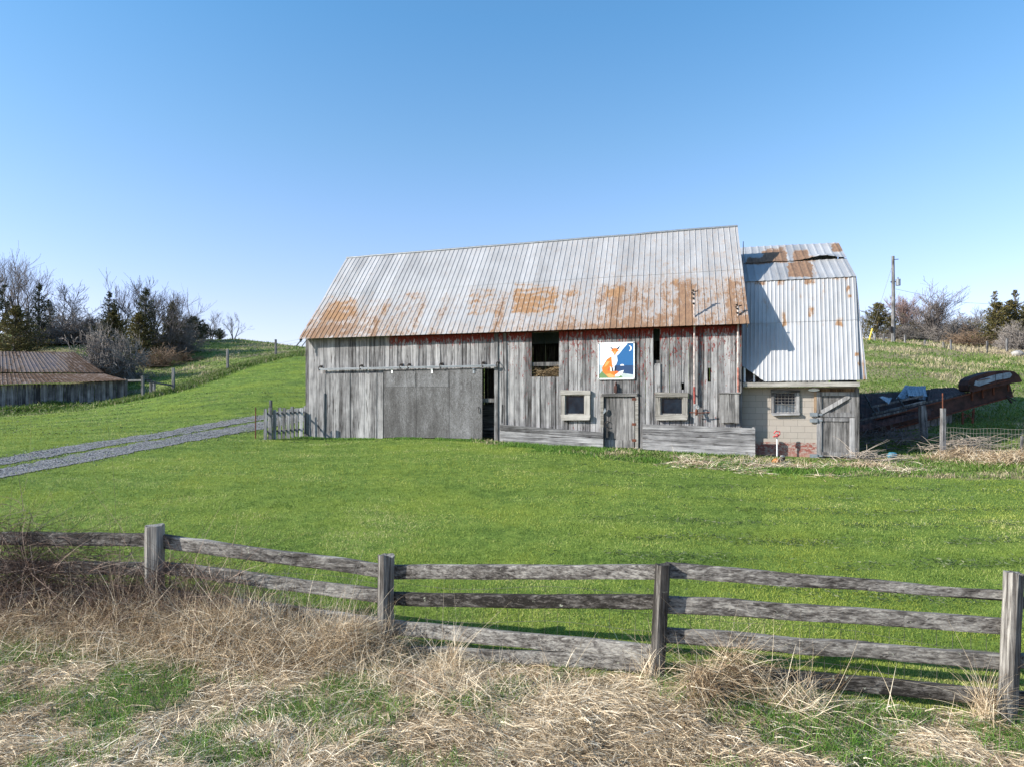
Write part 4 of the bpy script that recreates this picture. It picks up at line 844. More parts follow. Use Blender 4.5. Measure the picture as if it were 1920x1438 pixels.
for i in range(9): a = x0+0.15+0.11*i; mb.beam(AF.w(a, 0.12+0.02*(i % 2), zb0+0.02), AF.w(a+rr.uniform(.1, .35), 0.12+0.05*(i % 3), zb0+rr.uniform(.1, .32)), 0.06, 0.02, 3, 0.004)
mb.fbox(AF, x0-0.2, x0+1.5, 0.25, 0.28, zb0, zb0+0.75, tone=0.1); mb.build('lath', W_dark, annex)
# window with wire grille
win, (gx0, gx1, gz0, gz1) = window(annex, AF, (1446, 730, 1500, 779), (1452, 736, 1492, 774), 0, 0.07, mats=(W_hor, W_grey), lab='grey framed window with a pale wire grille')
mb = MB()
for i in range(1, 6): x = gx0+(gx1-gx0)*i/6; mb.tube([AF.w(x, -0.05, gz0), AF.w(x, -0.05, gz1)], 0.0055, 5)
for i in range(1, 5): z = gz1-(gz1-gz0)*i/7; mb.tube([AF.w(gx0, -0.055, z), AF.w(gx1, -0.055, z)], 0.007, 5)
mb.tube([AF.w(gx0+0.25, -0.06, gz1-0.4), AF.w(gx1, -0.06, gz1-0.6)], 0.008, 5); mb.build('grille', WIREL, win)
mb = MB(); mb.fbox(AF, gx0+0.02, gx1-0.02, -0.012, -0.002, gz0+0.03, gz0+0.33, tone=.4); mb.build('frosted_sheet', plain('dusty_sheet', (0.10, 0.115, 0.13), 0.3), win)
# two-part door
mb = MB(); x0, x1 = dx0, dx1; m0 = aw(1560, 782, -0.03)[1]; zt = dz1-0.10; zbm = dz0+0.1
def framed(nm, za, zb_, lab, brace):
    m = MB(); n = 6
    for i in range(n): m.fbox(AF, x0+0.03+(x1-x0-0.06)*i/n, x0+0.03+(x1-x0-0.06)*(i+1)/n-0.005, 0.0, 0.03, za+0.02, zb_-0.02, tone=.35+.3*rr.random())
    dd = m.build(nm, W_dark, annex); tag(dd, lab)
    m = MB(); w_ = 0.17
    m.fbox(AF, x0+0.001, x0+w_, -0.045, -0.002, za, zb_); m.fbox(AF, x1-w_, x1-0.001, -0.045, -0.002, za, zb_); m.fbox(AF, x0+w_+.003, x1-w_-.003, -0.042, -0.002, za+.001, za+w_); m.fbox(AF, x0+w_+.003, x1-w_-.003, -0.042, -0.002, zb_-w_*.8, zb_-.001)
    m.build('door_frame', W_grey, dd)
    if brace: m = MB(); m.beam(AF.w(x0+w_, -0.06, za+w_), AF.w(x1-w_, -0.06, zb_-w_*0.9), 0.15, 0.03, 6, 0.002, up=(0, 0, 1)); m.build('brace', W_grey, dd)
    return dd
dU = framed('upper_door', m0+0.01, zt, 'upper half of the shed door with a diagonal brace', True)
dL = framed('lower_door', zbm, m0-0.01, 'lower half of the shed door with a plain framed panel', False)
mb = MB(); mb.fbox(AF, dx0-0.18, dx1, -0.07, -0.001, zt+0.005, dz1+0.02); mb.build('door_head', W_brown, annex)
mb = MB(); mb.fbox(AF, dx0-0.09, dx0-0.002, -0.05, -0.001, m0+0.05, zt); mb.build('door_jamb', W_brown, annex)
mb = MB(); mb.fbox(AF, dx1+0.003, AW+0.05, -0.045, -0.002, -0.1, AT-0.03); mb.build('corner_post', W_dark, annex)
for z, nm in ((m0+0.10, dU), (m0-0.12, dL), (dz0+0.12, dL)):
    mb = MB(); mb.fbox(AF, dx0-0.24, dx0+0.03, -0.10, -0.046, z-0.07, z+0.07); mb.fbox(AF, dx0-0.02, dx0+0.2, -0.065, -0.047, z-0.03, z+0.03); mb.build('hinge', GALV, nm)
mb = MB(); x, z = aw(1526, 731, -0.15); c = [AF.w(x+0.2*math.cos(q), -0.17, z+0.055*math.sin(q)) for q in np.linspace(0, 2*math.pi, 17)[:-1]]; c2_ = [AF.w(x+0.2*math.cos(q), -0.06, z+0.055*math.sin(q)) for q in np.linspace(0, 2*math.pi, 17)[:-1]]
mb.add(c+c2_, [tuple(range(16)), tuple(range(31, 15, -1))]+[(i, 16+i, 16+(i+1) % 16, (i+1) % 16) for i in range(16)]); mb.fbox(AF, x-0.05, x+0.05, -0.06, -0.001, z, z+0.06); mb.build('light_fixture', WHITE, annex)
# ---------------------------------------------------------------- red hydrant, stub pipe, jug
g = gh(1457, 858, 18, 40); hy = thing('yard_hydrant', 'thin white standpipe with a red handle head standing in front of the block shed', 'hydrant', g)
mb = MB(); mb.tube([g+np.array((0, 0, -0.1)), g+np.array((0, 0, 0.78))], 0.022, 8); mb.build('standpipe', WHITE, hy)
mb = MB(); q = g+np.array((0, 0, 0.78)); mb.tube([q, q+np.array((0, 0, 0.12))], 0.05, 8); mb.tube([q+np.array((-0.16, -0.05, 0.02)), q+np.array((0.02, -0.02, 0.04)), q+np.array((0.1, 0, 0.1)), q+np.array((0.1, 0, 0.2)), q+np.array((-0.05, 0, 0.22)), q+np.array((-0.12, -0.02, 0.14))], 0.028, 6); mb.build('handle_head', PINKP, hy)
g = gh(1466, 866, 18, 40); st_ = thing('pipe_stub', 'short dark pipe stub with a cap in the grass beside the hydrant', 'pipe', g)
mb = MB(); mb.tube([g+np.array((0, 0, -0.1)), g+np.array((0.02, 0, 0.2))], 0.10, 12); mb.build('pipe', IRON, st_); mb = MB(); mb.tube([g+np.array((0.02, 0, 0.2)), g+np.array((0.02, 0, 0.25))], 0.075, 12); mb.build('cap', GALV, st_)
g = gh(1455, 869, 18, 40); mb = MB(); mb.tube([g+np.array((-0.02, 0, -0.05)), g+np.array((0, 0, 0.08)), g+np.array((0.02, 0, 0.17)), g+np.array((0.02, 0, 0.2))], [0.12, 0.14, 0.09, 0.02], 10); tag(mb.build('rusty_cap', ORG), 'orange rusty cap lying in the grass below the hydrant', 'cap')
g = gh(1672, 860, 18, 40); mb = MB(); mb.tube([g+np.array((-0.16, 0, 0.06)), g+np.array((-0.05, 0, 0.12)), g+np.array((0.10, 0.02, 0.14)), g+np.array((0.17, 0.02, 0.2))], [0.07, 0.13, 0.12, 0.05], 10); tag(mb.build('plastic_jug', BLUEP), 'blue plastic jug lying beside the pile of dead branches', 'jug')
# ---------------------------------------------------------------- collapsed lean-to and old elevator, in the shed's shade
def sheetpoly(name, pts, mat, parent=None, th=0.03, rows=10, wave=0.02, seed=1, rib=18):
    a, b, c, d = [np.array(q, float) for q in pts]      # a-b near edge, d-c far edge
    V = []; nx = rib*4; n = np.cross(b-a, d-a); n /= np.linalg.norm(n)
    for j in range(rows+1):
        for i in range(nx+1):
            u, v = i/nx, j/rows; p = (a*(1-u)+b*u)*(1-v)+(d*(1-u)+c*u)*v
            V.append(p+n*(wave*max(0, math.sin(i*math.pi/2))+0.09*(float(fbm(u*3+seed, v*2, seed))-0.5)))
    m = MB(); m.add(V, [(j*(nx+1)+i, j*(nx+1)+i+1, (j+1)*(nx+1)+i+1, (j+1)*(nx+1)+i) for j in range(rows) for i in range(nx)], 0.5)
    o = m.build(name, mat, parent); s = o.modifiers.new('t', 'SOLIDIFY'); s.thickness = 0.006; return o
_P0 = P
def P(px, py, Y, dz=0): return _P0(px, py, Y+2.3, dz)
g0 = gh(1700, 800, 20, 45)
lt = thing('collapsed_shelter', 'collapsed rusty tin roof with loose grey sheets behind the block shed', 'ruined shed', (g0[0], g0[1], g0[2]))
sheetpoly('rusty_roof', [P(1602, 808, 27.2), P(1750, 768, 28.6), P(1790, 727, 31.5), P(1602, 740, 31.0)], RUSTD, lt, seed=2)
sheetpoly('rusty_roof', [P(1735, 760, 28.7), P(1815, 737, 29.8), P(1790, 726, 31.3), P(1745, 728, 31.2)], RUSTD, lt, seed=5, rib=10)
sheetpoly('rusty_roof', [P(1602, 812, 27.0), P(1745, 778, 28.4), P(1748, 765, 28.7), P(1602, 800, 27.3)], RUSTD, lt, seed=12, rib=12)
BLT = plain('blue_grey_tin', (0.22, 0.27, 0.32), 0.5, 0.3, 0.3)
sheetpoly('loose_tin_sheet', [P(1680, 747, 29.6), P(1735, 749, 29.6), P(1736, 724, 30.9), P(1697, 723, 31)], BLT, lt, seed=7, rib=8)
sheetpoly('loose_tin_sheet', [P(1703, 742, 29.3), P(1739, 742, 29.5), P(1734, 727, 30.6), P(1700, 730, 30.6)], BLT, lt, seed=3, rib=5)
sheetpoly('loose_tin_sheet', [P(1648, 744, 29.0), P(1667, 757, 28.6), P(1672, 746, 29.6), P(1655, 742, 29.8)], BLT, lt, seed=9, rib=4)
for a, b, c, d, y0, y1 in ((1622, 741, 1641, 775, 30, 28.2), (1636, 777, 1735, 752, 28.0, 28.8), (1634, 763, 1730, 742, 28.9, 29.5), (1612, 788, 1700, 768, 27.4, 28.2), (1641, 775, 1815, 737, 27.9, 29.6), (1684, 745, 1695, 763, 29, 28.3), (1645, 764, 1648, 772, 28.8, 28.3)):
    mb = MB(); mb.beam(P(a, b, y0), P(c, d, y1), 0.09, 0.06, 6, 0.006); mb.build('rafter', W_dark, lt)
mb = MB(); gp = gh(1733, 823, 20, 40); mb.beam(_P0(1729, 760, gp[1]+0.1), gp+np.array((0, 0, -0.1)), 0.26, 0.24, 8, 0.01, up=(0, 1, 0)); mb.build('post', W_grey, lt)
for px, py, yy in ((1614, 775, 28.6), (1690, 760, 30.3), (1660, 742, 31.0)):
    mb = MB(); q = P(px, py, yy); mb.beam(q, (q[0], q[1], h1(q[0], q[1])-0.1), 0.16, 0.16, 4, 0.01, up=(0, 1, 0)); mb.build('post', W_dark, lt)
mb = MB()
for i in range(14): a = P(1604+14*i, 806-3.2*i, 27.6+.1*i); mb.beam(a+np.array((0, 0.25, -0.05)), (a[0], a[1]+0.3, h1(a[0], a[1])-0.05), 0.02, 0.30, 3, 0.006, up=(0, 1, 0))
mb.build('low_wall', W_shed, lt)
el = thing('bale_elevator', 'long dark rusty farm elevator on thin legs, rising to the right behind the block shed', 'farm elevator', gh(1815, 812, 20, 45))
def trough(pts_t, pts_b, yn, yf, nm, mat):
    m = MB(); (ax, ay), (bx_, by) = pts_t; (cx2, cy), (dx_, dy) = pts_b
    m.hexa([P(cx2, cy, yn[0]), P(dx_, dy, yn[1]), P(dx_, dy, yn[1], 0)+np.array((0.1, yf, 0)), P(cx2, cy, yn[0])+np.array((0.1, yf, 0)), P(ax, ay, yn[0]), P(bx_, by, yn[1]), P(bx_, by, yn[1])+np.array((0.1, yf, 0)), P(ax, ay, yn[0])+np.array((0.1, yf, 0))]); return m.build(nm, mat, el)
trough([(1640, 786), (1893, 718)], [(1640, 814), (1900, 743)], (28.2, 29.6), 0.55, 'trough', RUSTD)
mb = MB(); mb.beam(P(1640, 786, 28.15), P(1893, 718, 29.55), 0.06, 0.06, 8, 0.004); mb.beam(P(1640, 814, 28.15), P(1900, 743, 29.55), 0.06, 0.06, 8, 0.004); build_each(mb, 'side_rail', RUST, el)
# hood: rounded housing
def hood():
    c0 = np.array((1817., 722.)); out = [(1816, 732), (1814, 722), (1817, 713), (1826, 707), (1850, 699), (1872, 695.5), (1888, 694.5), (1902, 697), (1911, 704), (1917, 716), (1900, 718.5), (1860, 727), (1822, 735)]
    n = len(out); m = MB(); A = [P(a, b, 28.9) for a, b in out]; B = [P(a, b, 28.9)+np.array((0.05, 0.75, 0)) for a, b in out]
    m.add(A+B, [tuple(range(n-1, -1, -1)), tuple(range(n, 2*n))]+[(i, (i+1) % n, n+(i+1) % n, n+i) for i in range(n)], 0.5); o = m.build('hood', RUSTD, el)
    for j, pl in enumerate(([(1826, 722), (1829, 714), (1855, 706), (1866, 703), (1866, 714), (1836, 724)], [(1867, 702.5), (1880, 700.5), (1880, 711), (1867, 713.5)], [(1881, 700), (1894, 698), (1898, 703), (1894, 708.5), (1881, 711)])):
        m = MB(); A = [P(a, b, 28.87) for a, b in pl]; B = [P(a, b, 28.895) for a, b in pl]; k = len(pl)
        m.add(A+B, [tuple(range(k-1, -1, -1)), tuple(range(k, 2*k))]+[(i, (i+1) % k, k+(i+1) % k, k+i) for i in range(k)], 0.5); m.build('side_panel', BLT, o)
    m = MB(); m.beam(P(1832, 714, 28.84), P(1856, 709.5, 28.84), 0.03, 0.03, 5, 0.004); m.beam(P(1845, 724, 28.84), P(1893, 713, 28.84), 0.025, 0.03, 5, 0.003); m.build('handle', RUST, o)
hood()
mb = MB()
for a in (1822, 1842, 1862, 1890): yt = 735-(a-1822)*0.26; mb.beam(P(a, yt-4, 29.1), P(a+1, yt+16, 29.2), 0.07, 0.07, 2, 0.002, up=(0, 1, 0))
build_each(mb, 'bracket', RUST, el)
for a, b, tp in ((1805, 1805, 772), (1826, 1823, 766)):
    for dy in (0, 0.55): mb = MB(); q = P(a, tp, 28.9+dy); gq = P(b, 800, 28.9+dy); gq[2] = h1(gq[0], gq[1])-0.05; mb.tube([q, gq], 0.045, 6); mb.build('leg', RUST, el)
mb = MB(); q1_ = P(1805, 773, 28.9); q2 = P(1824, 770, 28.9); g1 = q1_.copy(); g1[2] = h1(g1[0], g1[1])+.2; g2 = q2.copy(); g2[2] = h1(g2[0], g2[1])+.2
mb.tube([q1_, g2], 0.018, 5); mb.tube([q2, g1], 0.018, 5); mb.build('cross_brace', RUST, el)
mb = MB(); mb.tube([P(1889, 745, 29.3), P(1897, 755, 29.3)], 0.05, 6); mb.tube([P(1887, 742, 29.3), P(1905, 751, 29.3)], 0.03, 6); mb.tube([P(1893, 735, 29.3), P(1899, 736, 29.2), P(1901, 730, 29.2)], 0.025, 6); mb.tube([P(1815, 736, 29), P(1818, 722, 28.8)], 0.03, 6); build_each(mb, 'crank', IRON, el)
P = _P0
# ---------------------------------------------------------------- page-wire fence at the right
fp = gh(1768, 858, 18, 40); wf = thing('wire_fence', 'low page-wire fence with a weathered post, running off to the right of the shed', 'fence', fp)
mb = MB(); mb.beam(fp+np.array((0, 0, -0.1)), fp+np.array((0.01, 0, 0.45*4.0)), 0.16, 0.15, 10, 0.01, up=(0, 1, 0)); mb.build('post', W_grey, wf)
mb = MB(); mb.tube([fp+np.array((0.06, 0.1, 0.9)), fp+np.array((0.05, 0.1, 2.35))], 0.022, 6); mb.build('iron_rod', RUST, wf)
fe = gh(2080, 870, 16, 40); mb = MB()
def fpt(t, z): q = fp*(1-t)+fe*t; return np.array((q[0], q[1], h1(q[0], q[1])+z))
for z in (0.12, 0.32, 0.52, 0.72, 0.92, 1.08): mb.tube([fpt(i/14, z+0.02*math.sin(i*1.7)) for i in range(15)], 0.0045, 4)
for i in range(46): t = i/46+0.006; mb.tube([fpt(t, 0.02), fpt(t+0.001*math.sin(i), 1.08)], 0.0045, 4)
mb.build('page_wire', WIREL, wf)
mb = MB(); q = fpt(0.5, 0); mb.beam(q, q+np.array((0.03, 0, 0.85)), 0.09, 0.09, 6, 0.01, up=(0, 1, 0)); mb.build('post', W_grey, wf)
# ---------------------------------------------------------------- near rail fence
front = thing('rail_fence', 'weathered grey post and rail fence with lichen running across the foreground', 'fence', (FPOST[2][0], FPOST[2][1], FPOST[2][2]))
PY = [p[1] for p in FPOST]
def fpost(px0, y0, px1, y1, Y, wpx, rot, seed, wp2=None):
    rr = random.Random(seed); w_ = wpx/F*Y*0.86; top = P(px0, y0, Y); bot = P(px1, y1, Y); bot[2] = min(bot[2], h1(bot[0], bot[1]))-0.15
    m = MB(); V = []; n = 14; k = 12; t = bot-top
    for i in range(n+1):
        a = i/n; c = top+t*a
        for j in range(k):
            q = 2*math.pi*j/k+rot; sq_ = min(1/max(abs(math.cos(q-rot)), 1e-3), 1/max(abs(math.sin(q-rot)), 1e-3)); sq_ = min(sq_, 1.30)
            r = w_/2*sq_*0.97+0.012*(vn(j*1.7+seed, a*5, 5)-0.5)+0.006*(vn(j*5.7, a*30, 6)-0.5)
            if i == 0: c2 = c+np.array((0, 0, 0.05*(vn(j*1.9+seed, 0, 7)-0.5)))
            else: c2 = c
            V.append(c2+np.array((math.cos(q)*r, math.sin(q)*r, 0)))
    Fc = [(i*k+j, (i+1)*k+j, (i+1)*k+(j+1) % k, i*k+(j+1) % k) for i in range(n) for j in range(k)]
    V.append(top+np.array((0, 0, rr.uniform(-0.01, 0.025)))); cI = len(V)-1; Fc += [(cI, j, (j+1) % k) for j in range(k)]
    m.add(V, Fc, rr.random()); return m.build('post', W_post, front)
fpost(-160, 985, -165, 1150, PY[0], 36, 0.2, 1); fpost(290, 985, 290, 1172, PY[1], 36, 0.1, 2); fpost(724, 1040, 722, 1230, PY[2], 33, 0.42, 3)
fpost(1243, 1058, 1230, 1264, PY[3], 30, 0.12, 4); fpost(1901, 1073, 1887, 1352, PY[4], 34, 0.35, 5)
# rail: picture ends, thickness px at both ends
RLS = [(0, 1, -160, 1008, 285, 1012, 25, 25, 1), (0, 1, -160, 1056, 285, 1067, 24, 24, 2), (0, 1, -160, 1102, 285, 1112, 24, 26, 3), (0, 1, -160, 1150, 285, 1160, 22, 22, 4),
       (1, 2, 295, 1013, 715, 1068, 27, 26, 5), (1, 2, 295, 1062, 715, 1116, 24, 26, 6), (1, 2, 295, 1112, 715, 1170, 22, 25, 7), (1, 2, 295, 1150, 715, 1208, 22, 24, 8),
       (2, 3, 738, 1071, 1232, 1072, 27, 28, 9), (2, 3, 738, 1123, 1230, 1128, 25, 28, 10), (2, 3, 738, 1176, 1222, 1221, 28, 30, 11), (2, 3, 745, 1220, 1215, 1242, 20, 32, 12),
       (3, 4, 1248, 1068, 1890, 1117, 30, 17, 13), (3, 4, 1246, 1131, 1885, 1172, 33, 30, 14), (3, 4, 1242, 1188, 1882, 1240, 30, 30, 15), (3, 4, 1400, 1262, 1875, 1306, 28, 30, 16),
       (4, 5, 1900, 1236, 2640, 1290, 27, 30, 17), (4, 5, 1900, 1308, 2640, 1370, 30, 30, 18), (4, 5, 1905, 1130, 2640, 1180, 20, 28, 19)]
for a, b, x0, y0, x1, y1, t0, t1, sd_ in RLS:
    f0 = (x0-(CX+F*FPOST[a][0]/PY[a]))/((CX+F*FPOST[b][0]/PY[b])-(CX+F*FPOST[a][0]/PY[a])); Ya = PY[a]; Yb = PY[b]
    f1 = (x1-(CX+F*FPOST[a][0]/PY[a]))/((CX+F*FPOST[b][0]/PY[b])-(CX+F*FPOST[a][0]/PY[a]))
    inv = lambda f: 1/((1-f)/Ya+f/Yb)
    A = P(x0, y0, inv(f0)+0.10); B = P(x1, y1, inv(f1)+0.10)
    mb = MB(); mb.beam(A, B, t0/F*Ya*0.97, 0.075, 34, 0.007, h1_=t1/F*Yb*0.97, seed=sd_*7, tilt=0.05*((sd_*3) % 5-2))
    mb.build('rail', W_rail, front)
mb = MB(); A = P(1600, 1094, 8.2); B = P(1885, 1118, 7.82); mb.beam(A, B, 0.10, 0.03, 12, 0.005); mb.build('rail', W_rail, front)
mb = MB(); rr = random.Random(3)                        # page wire stapled behind the rails
for s in range(4):
    A, B = FPOST[s], FPOST[s+1]
    for z in (0.12, 0.30, 0.5, 0.72, 0.95): mb.tube([np.array((A[0]*(1-t)+B[0]*t, A[1]*(1-t)+B[1]*t+0.17, A[2]*(1-t)+B[2]*t+z+0.04*math.sin(t*9+s))) for t in np.linspace(0, 1, 9)], 0.0022, 4)
    for i in range(22):
        t = (i+0.5)/22; mb.tube([np.array((A[0]*(1-t)+B[0]*t, A[1]*(1-t)+B[1]*t+0.17, A[2]*(1-t)+B[2]*t+0.02)), np.array((A[0]*(1-t)+B[0]*t+rr.uniform(-.02, .02), A[1]*(1-t)+B[1]*t+0.17, A[2]*(1-t)+B[2]*t+0.98))], 0.0022, 4)
mb.build('page_wire', WIRE, front)
# ---------------------------------------------------------------- picket fence by the barn's left corner
pk = thing('picket_fence', 'short run of old grey-green pickets joining the left corner of the barn', 'fence', gh(530, 826, 20, 45)); W_pick = wood('mossy_pickets', [(p, tuple(min(1, 1.55*z) for z in c)) for p, c in GREY], 'z', moss=0.25)
pA = gh(498, 824, 25, 40); pB = BF.w(-0.12, 0.15, 0); pB[2] = h1(pB[0], pB[1]); nP = 10
for i in range(nP):
    t = i/(nP-1); q = pA*(1-t)+pB*t; q[2] = h1(q[0], q[1]); mb = MB(); H_ = 1.38+0.06*math.sin(i*2.3)
    mb.beam(q+np.array((0, -0.02, -0.05)), q+np.array((0.02*math.sin(i*5), 0, H_)), 0.150, 0.022, 5, 0.003, up=(1, 0, 0)); mb.build('picket', W_pick, pk)
for z in (0.35, 1.15):
    mb = MB(); mb.beam(pA+np.array((-0.1, 0.06, z)), pB+np.array((0, 0.06, z)), 0.09, 0.04, 6, 0.004); mb.build('rail', W_darkx, pk)
mb = MB(); q = pA*0.9+pB*0.1; mb.beam(q+np.array((0, 0.14, -0.1)), q+np.array((0, 0.14, 1.75)), 0.12, 0.12, 6, 0.006, up=(0, 1, 0)); mb.build('post', W_grey, pk)
mb = MB(); q = pB; mb.fbox(BF, -0.02, 0.02, -0.12, -0.02, 0.4, 1.42); mb.build('end_board', W_grey, pk)
q = gh(479, 822, 24, 40); mb = MB(); mb.tube([q+np.array((0, 0, -0.1)), q+np.array((0.01, 0, 1.4))], 0.025, 6); tag(mb.build('iron_stake', RUST), 'thin rusty iron stake standing left of the picket fence', 'stake')
# ---------------------------------------------------------------- low open shed at the left
SHL = P(-300, 785, 40.5); SHR = P(238, 746, 48.0); v = SHR-SHL; SY = math.atan2(v[1], v[0]); SF = Frame((SHR[0], SHR[1], h1(SHR[0], SHR[1])), SY)
shed = thing('low_shed', 'low sagging board shed with a rusty brown tin roof at the left edge', 'shed', SF.o, SY)
Ls = math.hypot(v[0], v[1])+6
mb = MB(); x = -Ls; rr = random.Random(12)
def eave_z(x):                                          # sagging eave read off the picture
    w_ = SF.w(x, 0, 0); px = CX+F*w_[0]/w_[1]; py = float(np.interp(px, [-400, 0, 60, 130, 240], [722, 721, 719, 719, 712])); return CAMZ+(HY-py)/F*w_[1]-SF.o[2]
while x < 0:
    b = min(x+rr.uniform(0.16, 0.26), 0); g_ = gz(SF, x)-0.15; y = rr.uniform(-.015, .015); mb.fbox(SF, x, b-0.012, y, y+0.025, g_, eave_z(x)-0.03, z1r=eave_z(b)-0.03, sk=rr.uniform(-.03, .03)); x = b
mb.build('front_wall', W_shed, shed)
mb = MB(); 
for k in range(14): y0 = 0.05+k*0.25; mb.fbox(SF, -0.03, -0.005, y0, y0+0.24, -0.4, eave_z(0)+0.02*k)
mb.build('end_wall', W_shed, shed); mb = MB(); mb.fbox(SF, -0.12, 0.03, -0.06, 0.06, -0.3, eave_z(0)-0.06); mb.build('corner_post', W_dark, shed)
def S3(px, py, d): x, z = SF.hit(px, py, d); return SF.w(x, d, z)
rs = lambda px, py, u, v: (0.78+0.5*(fbm(u*0.8, v*2+u*0.3, 71)-0.5)-0.5*BOX(px, 40, 120, 25)*BOX(py, 662, 695, 6)-0.25*BOX(px, -20, 30, 15)*BOX(py, 660, 690, 6), np.zeros(px.shape)+0.05)
a = S3(-330, 726, -0.35); b = S3(-0, 721, -0.35); c = S3(240, 713, -0.35)
m1 = S3(-330, 698, 1.7); m2 = S3(0, 700, 1.7); m3 = S3(196, 701, 1.7)
t1_ = S3(-330, 661, 4.2); t2 = S3(0, 660, 4.2); t3 = S3(140, 661, 4.2)
wl_ = lambda p, q: float(np.linalg.norm(p-q))
roof_sheet('roof_lower_sheets', b, c, m2, m3, wl_(b, c), 2.2, 0.25, RIB2, 12, rs, RTIN, shed, 0, 1, 0, 0.05, 21); roof_sheet('roof_lower_sheets', a, b, m1, m2, wl_(a, b), 2.2, 0.25, RIB2, 12, rs, RTIN, shed, 0, 1, 0, 0.05, 22)
up = np.array((0, 0, 0.05))
roof_sheet('roof_upper_sheets', m2+up, m3+up, t2, t3, wl_(m2, m3), 3.0, 0.25, RIB2, 14, rs, RTIN, shed, 0, 1, 0.02, 0.05, 23); roof_sheet('roof_upper_sheets', m1+up, m2+up, t1_, t2, wl_(m1, m2), 3.0, 0.25, RIB2, 14, rs, RTIN, shed, 0, 1, 0.02, 0.05, 24)
roof_sheet('roof_back_sheets', S3(190, 700, 7.5), S3(-330, 700, 7.5), t3, t1_, wl_(t1_, t3), 3.4, 0.5, RIB2, 6, rs, RTIN, shed, 0, 1, 0, 0.05, 25)
# ---------------------------------------------------------------- boundary fences on the hills
bf = thing('boundary_fence', 'line of grey posts with thin wire climbing the hill left of the barn', 'fence', gh(427, 694, 44))
prev = None; wire = MB()
for px, yt, yb in ((325, 690, 733), (427, 655, 695), (517, 637, 669), (585, 626, 655)):
    q = gh(px, yb, 40, 90); H_ = (yb-yt)/F*q[1]; mb = MB(); mb.beam(q+np.array((0, 0, -0.1)), q+np.array((0, 0, H_)), 0.17, 0.17, 6, 0.01, up=(0, 1, 0)); mb.build('post', W_dark, bf)
    if prev is not None:
        for z in (0.3, 0.6, 0.9, 1.15): wire.tube([prev+np.array((0, 0, z)), q+np.array((0, 0, z))], 0.007, 4)
    prev = q
wire.build('wire', WIRE, bf)
gr = thing('rail_gate', 'low wooden rail fence with two stout posts beside the right end of the low shed', 'fence', gh(268, 744, 38))
for px, yt, yb in ((268, 705, 746), (283, 713, 742), (289, 715, 738)): q = gh(px, yb, 36, 80); mb = MB(); mb.beam(q+np.array((0, 0, -0.1)), q+np.array((0, 0, (yb-yt)/F*q[1])), 0.2 if px == 268 else 0.14, 0.16, 5, 0.01, up=(0, 1, 0)); mb.build('post', W_grey, gr)
q = gh(268, 746, 36, 80); q2 = gh(325, 733, 40, 90); Ym = q[1]
for x0, y0, x1, y1 in ((240, 714, 268, 713), (268, 713, 284, 712), (275, 715, 325, 723)): mb = MB(); mb.beam(P(x0, y0, Ym+.1), P(x1, y1, Ym+(q2[1]-Ym)*max(0, (x1-268)/57)), 0.12, 0.06, 5, 0.006); mb.build('rail', W_darkx, gr)
hf = thing('hill_fence', 'line of thin grey fence posts in dry grass along the top of the right hill', 'fence', gh(1783, 656, 40))
prev = None; wire = MB()
for px, yt, yb in ((1640, 627, 640), (1657, 626, 641), (1697, 628, 645), (1734, 638, 649), (1769, 642, 653), (1783, 637, 657), (1851, 640, 662), (1888, 635, 662), (1960, 640, 668)):
    q = gh(px, yb, 40, 90); mb = MB(); mb.beam(q+np.array((0, 0, -0.1)), q+np.array((0, 0, (yb-yt)/F*q[1])), 0.12, 0.12, 4, 0.01, up=(0, 1, 0)); mb.build('post', W_grey, hf)
    if prev is not None:
        for z in (0.3, 0.65): wire.tube([prev+np.array((0, 0, z)), q+np.array((0, 0, z))], 0.007, 4)
    prev = q
wire.build('wire', WIRE, hf)
q = gh(1630, 638, 40, 90); mb = MB(); mb.tube([q, q+np.array((0.28, 0, (638-617)/F*q[1]))], 0.07, 8); tag(mb.build('marker_post', YEL), 'bright yellow guy-wire marker leaning in the grass left of the utility pole', 'marker post')
q = gh(1908, 668, 40, 90); mb = MB(); rr = random.Random(1)
V = []; n = 9; k = 14
for i in range(n+1):
    a = math.pi*i/n
    for j in range(k): b_ = 2*math.pi*j/k; r = 0.34*(1+0.3*(vn(i*0.8, j*0.9, 3)-0.5)); V.append(q+np.array((math.sin(a)*math.cos(b_)*r*1.25, math.sin(a)*math.sin(b_)*r, 0.15+math.cos(a)*r*0.75)))
mb.add(V, [(i*k+j, (i+1)*k+j, (i+1)*k+(j+1) % k, i*k+(j+1) % k) for i in range(n) for j in range(k)], .5); tag(mb.build('boulder', STONE, smooth=True), 'rounded pale grey boulder at the foot of the right hill fence', 'boulder')
# utility pole
q = gh(1675, 643, 45, 95); Hp = (643-481)/F*q[1]; pole = thing('utility_pole', 'tall grey wooden utility pole with a small transformer on the right hill', 'utility pole', q)
W_pole = wood('pole_wood', [(p, tuple(min(1, z*1.2) for z in c)) for p, c in GREY], 'z')
mb = MB(); mb.tube([q+np.array((0, 0, -0.3)), q+np.array((0, 0, Hp*0.5)), q+np.array((-0.03, 0, Hp))], [0.17, 0.15, 0.12], 10); mb.build('pole_shaft', W_pole, pole)
mb = MB(); t = q+np.array((0.42, 0, Hp*(643-530)/162)); mb.tube([t+np.array((0, 0, -0.28)), t+np.array((0, 0, 0.28))], 0.2, 12); mb.tube([t+np.array((0, 0, 0.28)), t+np.array((0, 0, 0.45))], 0.05, 6); mb.tube([t+np.array((-0.42, 0, 0.1)), t], 0.04, 6); mb.build('transformer', GALV, pole)
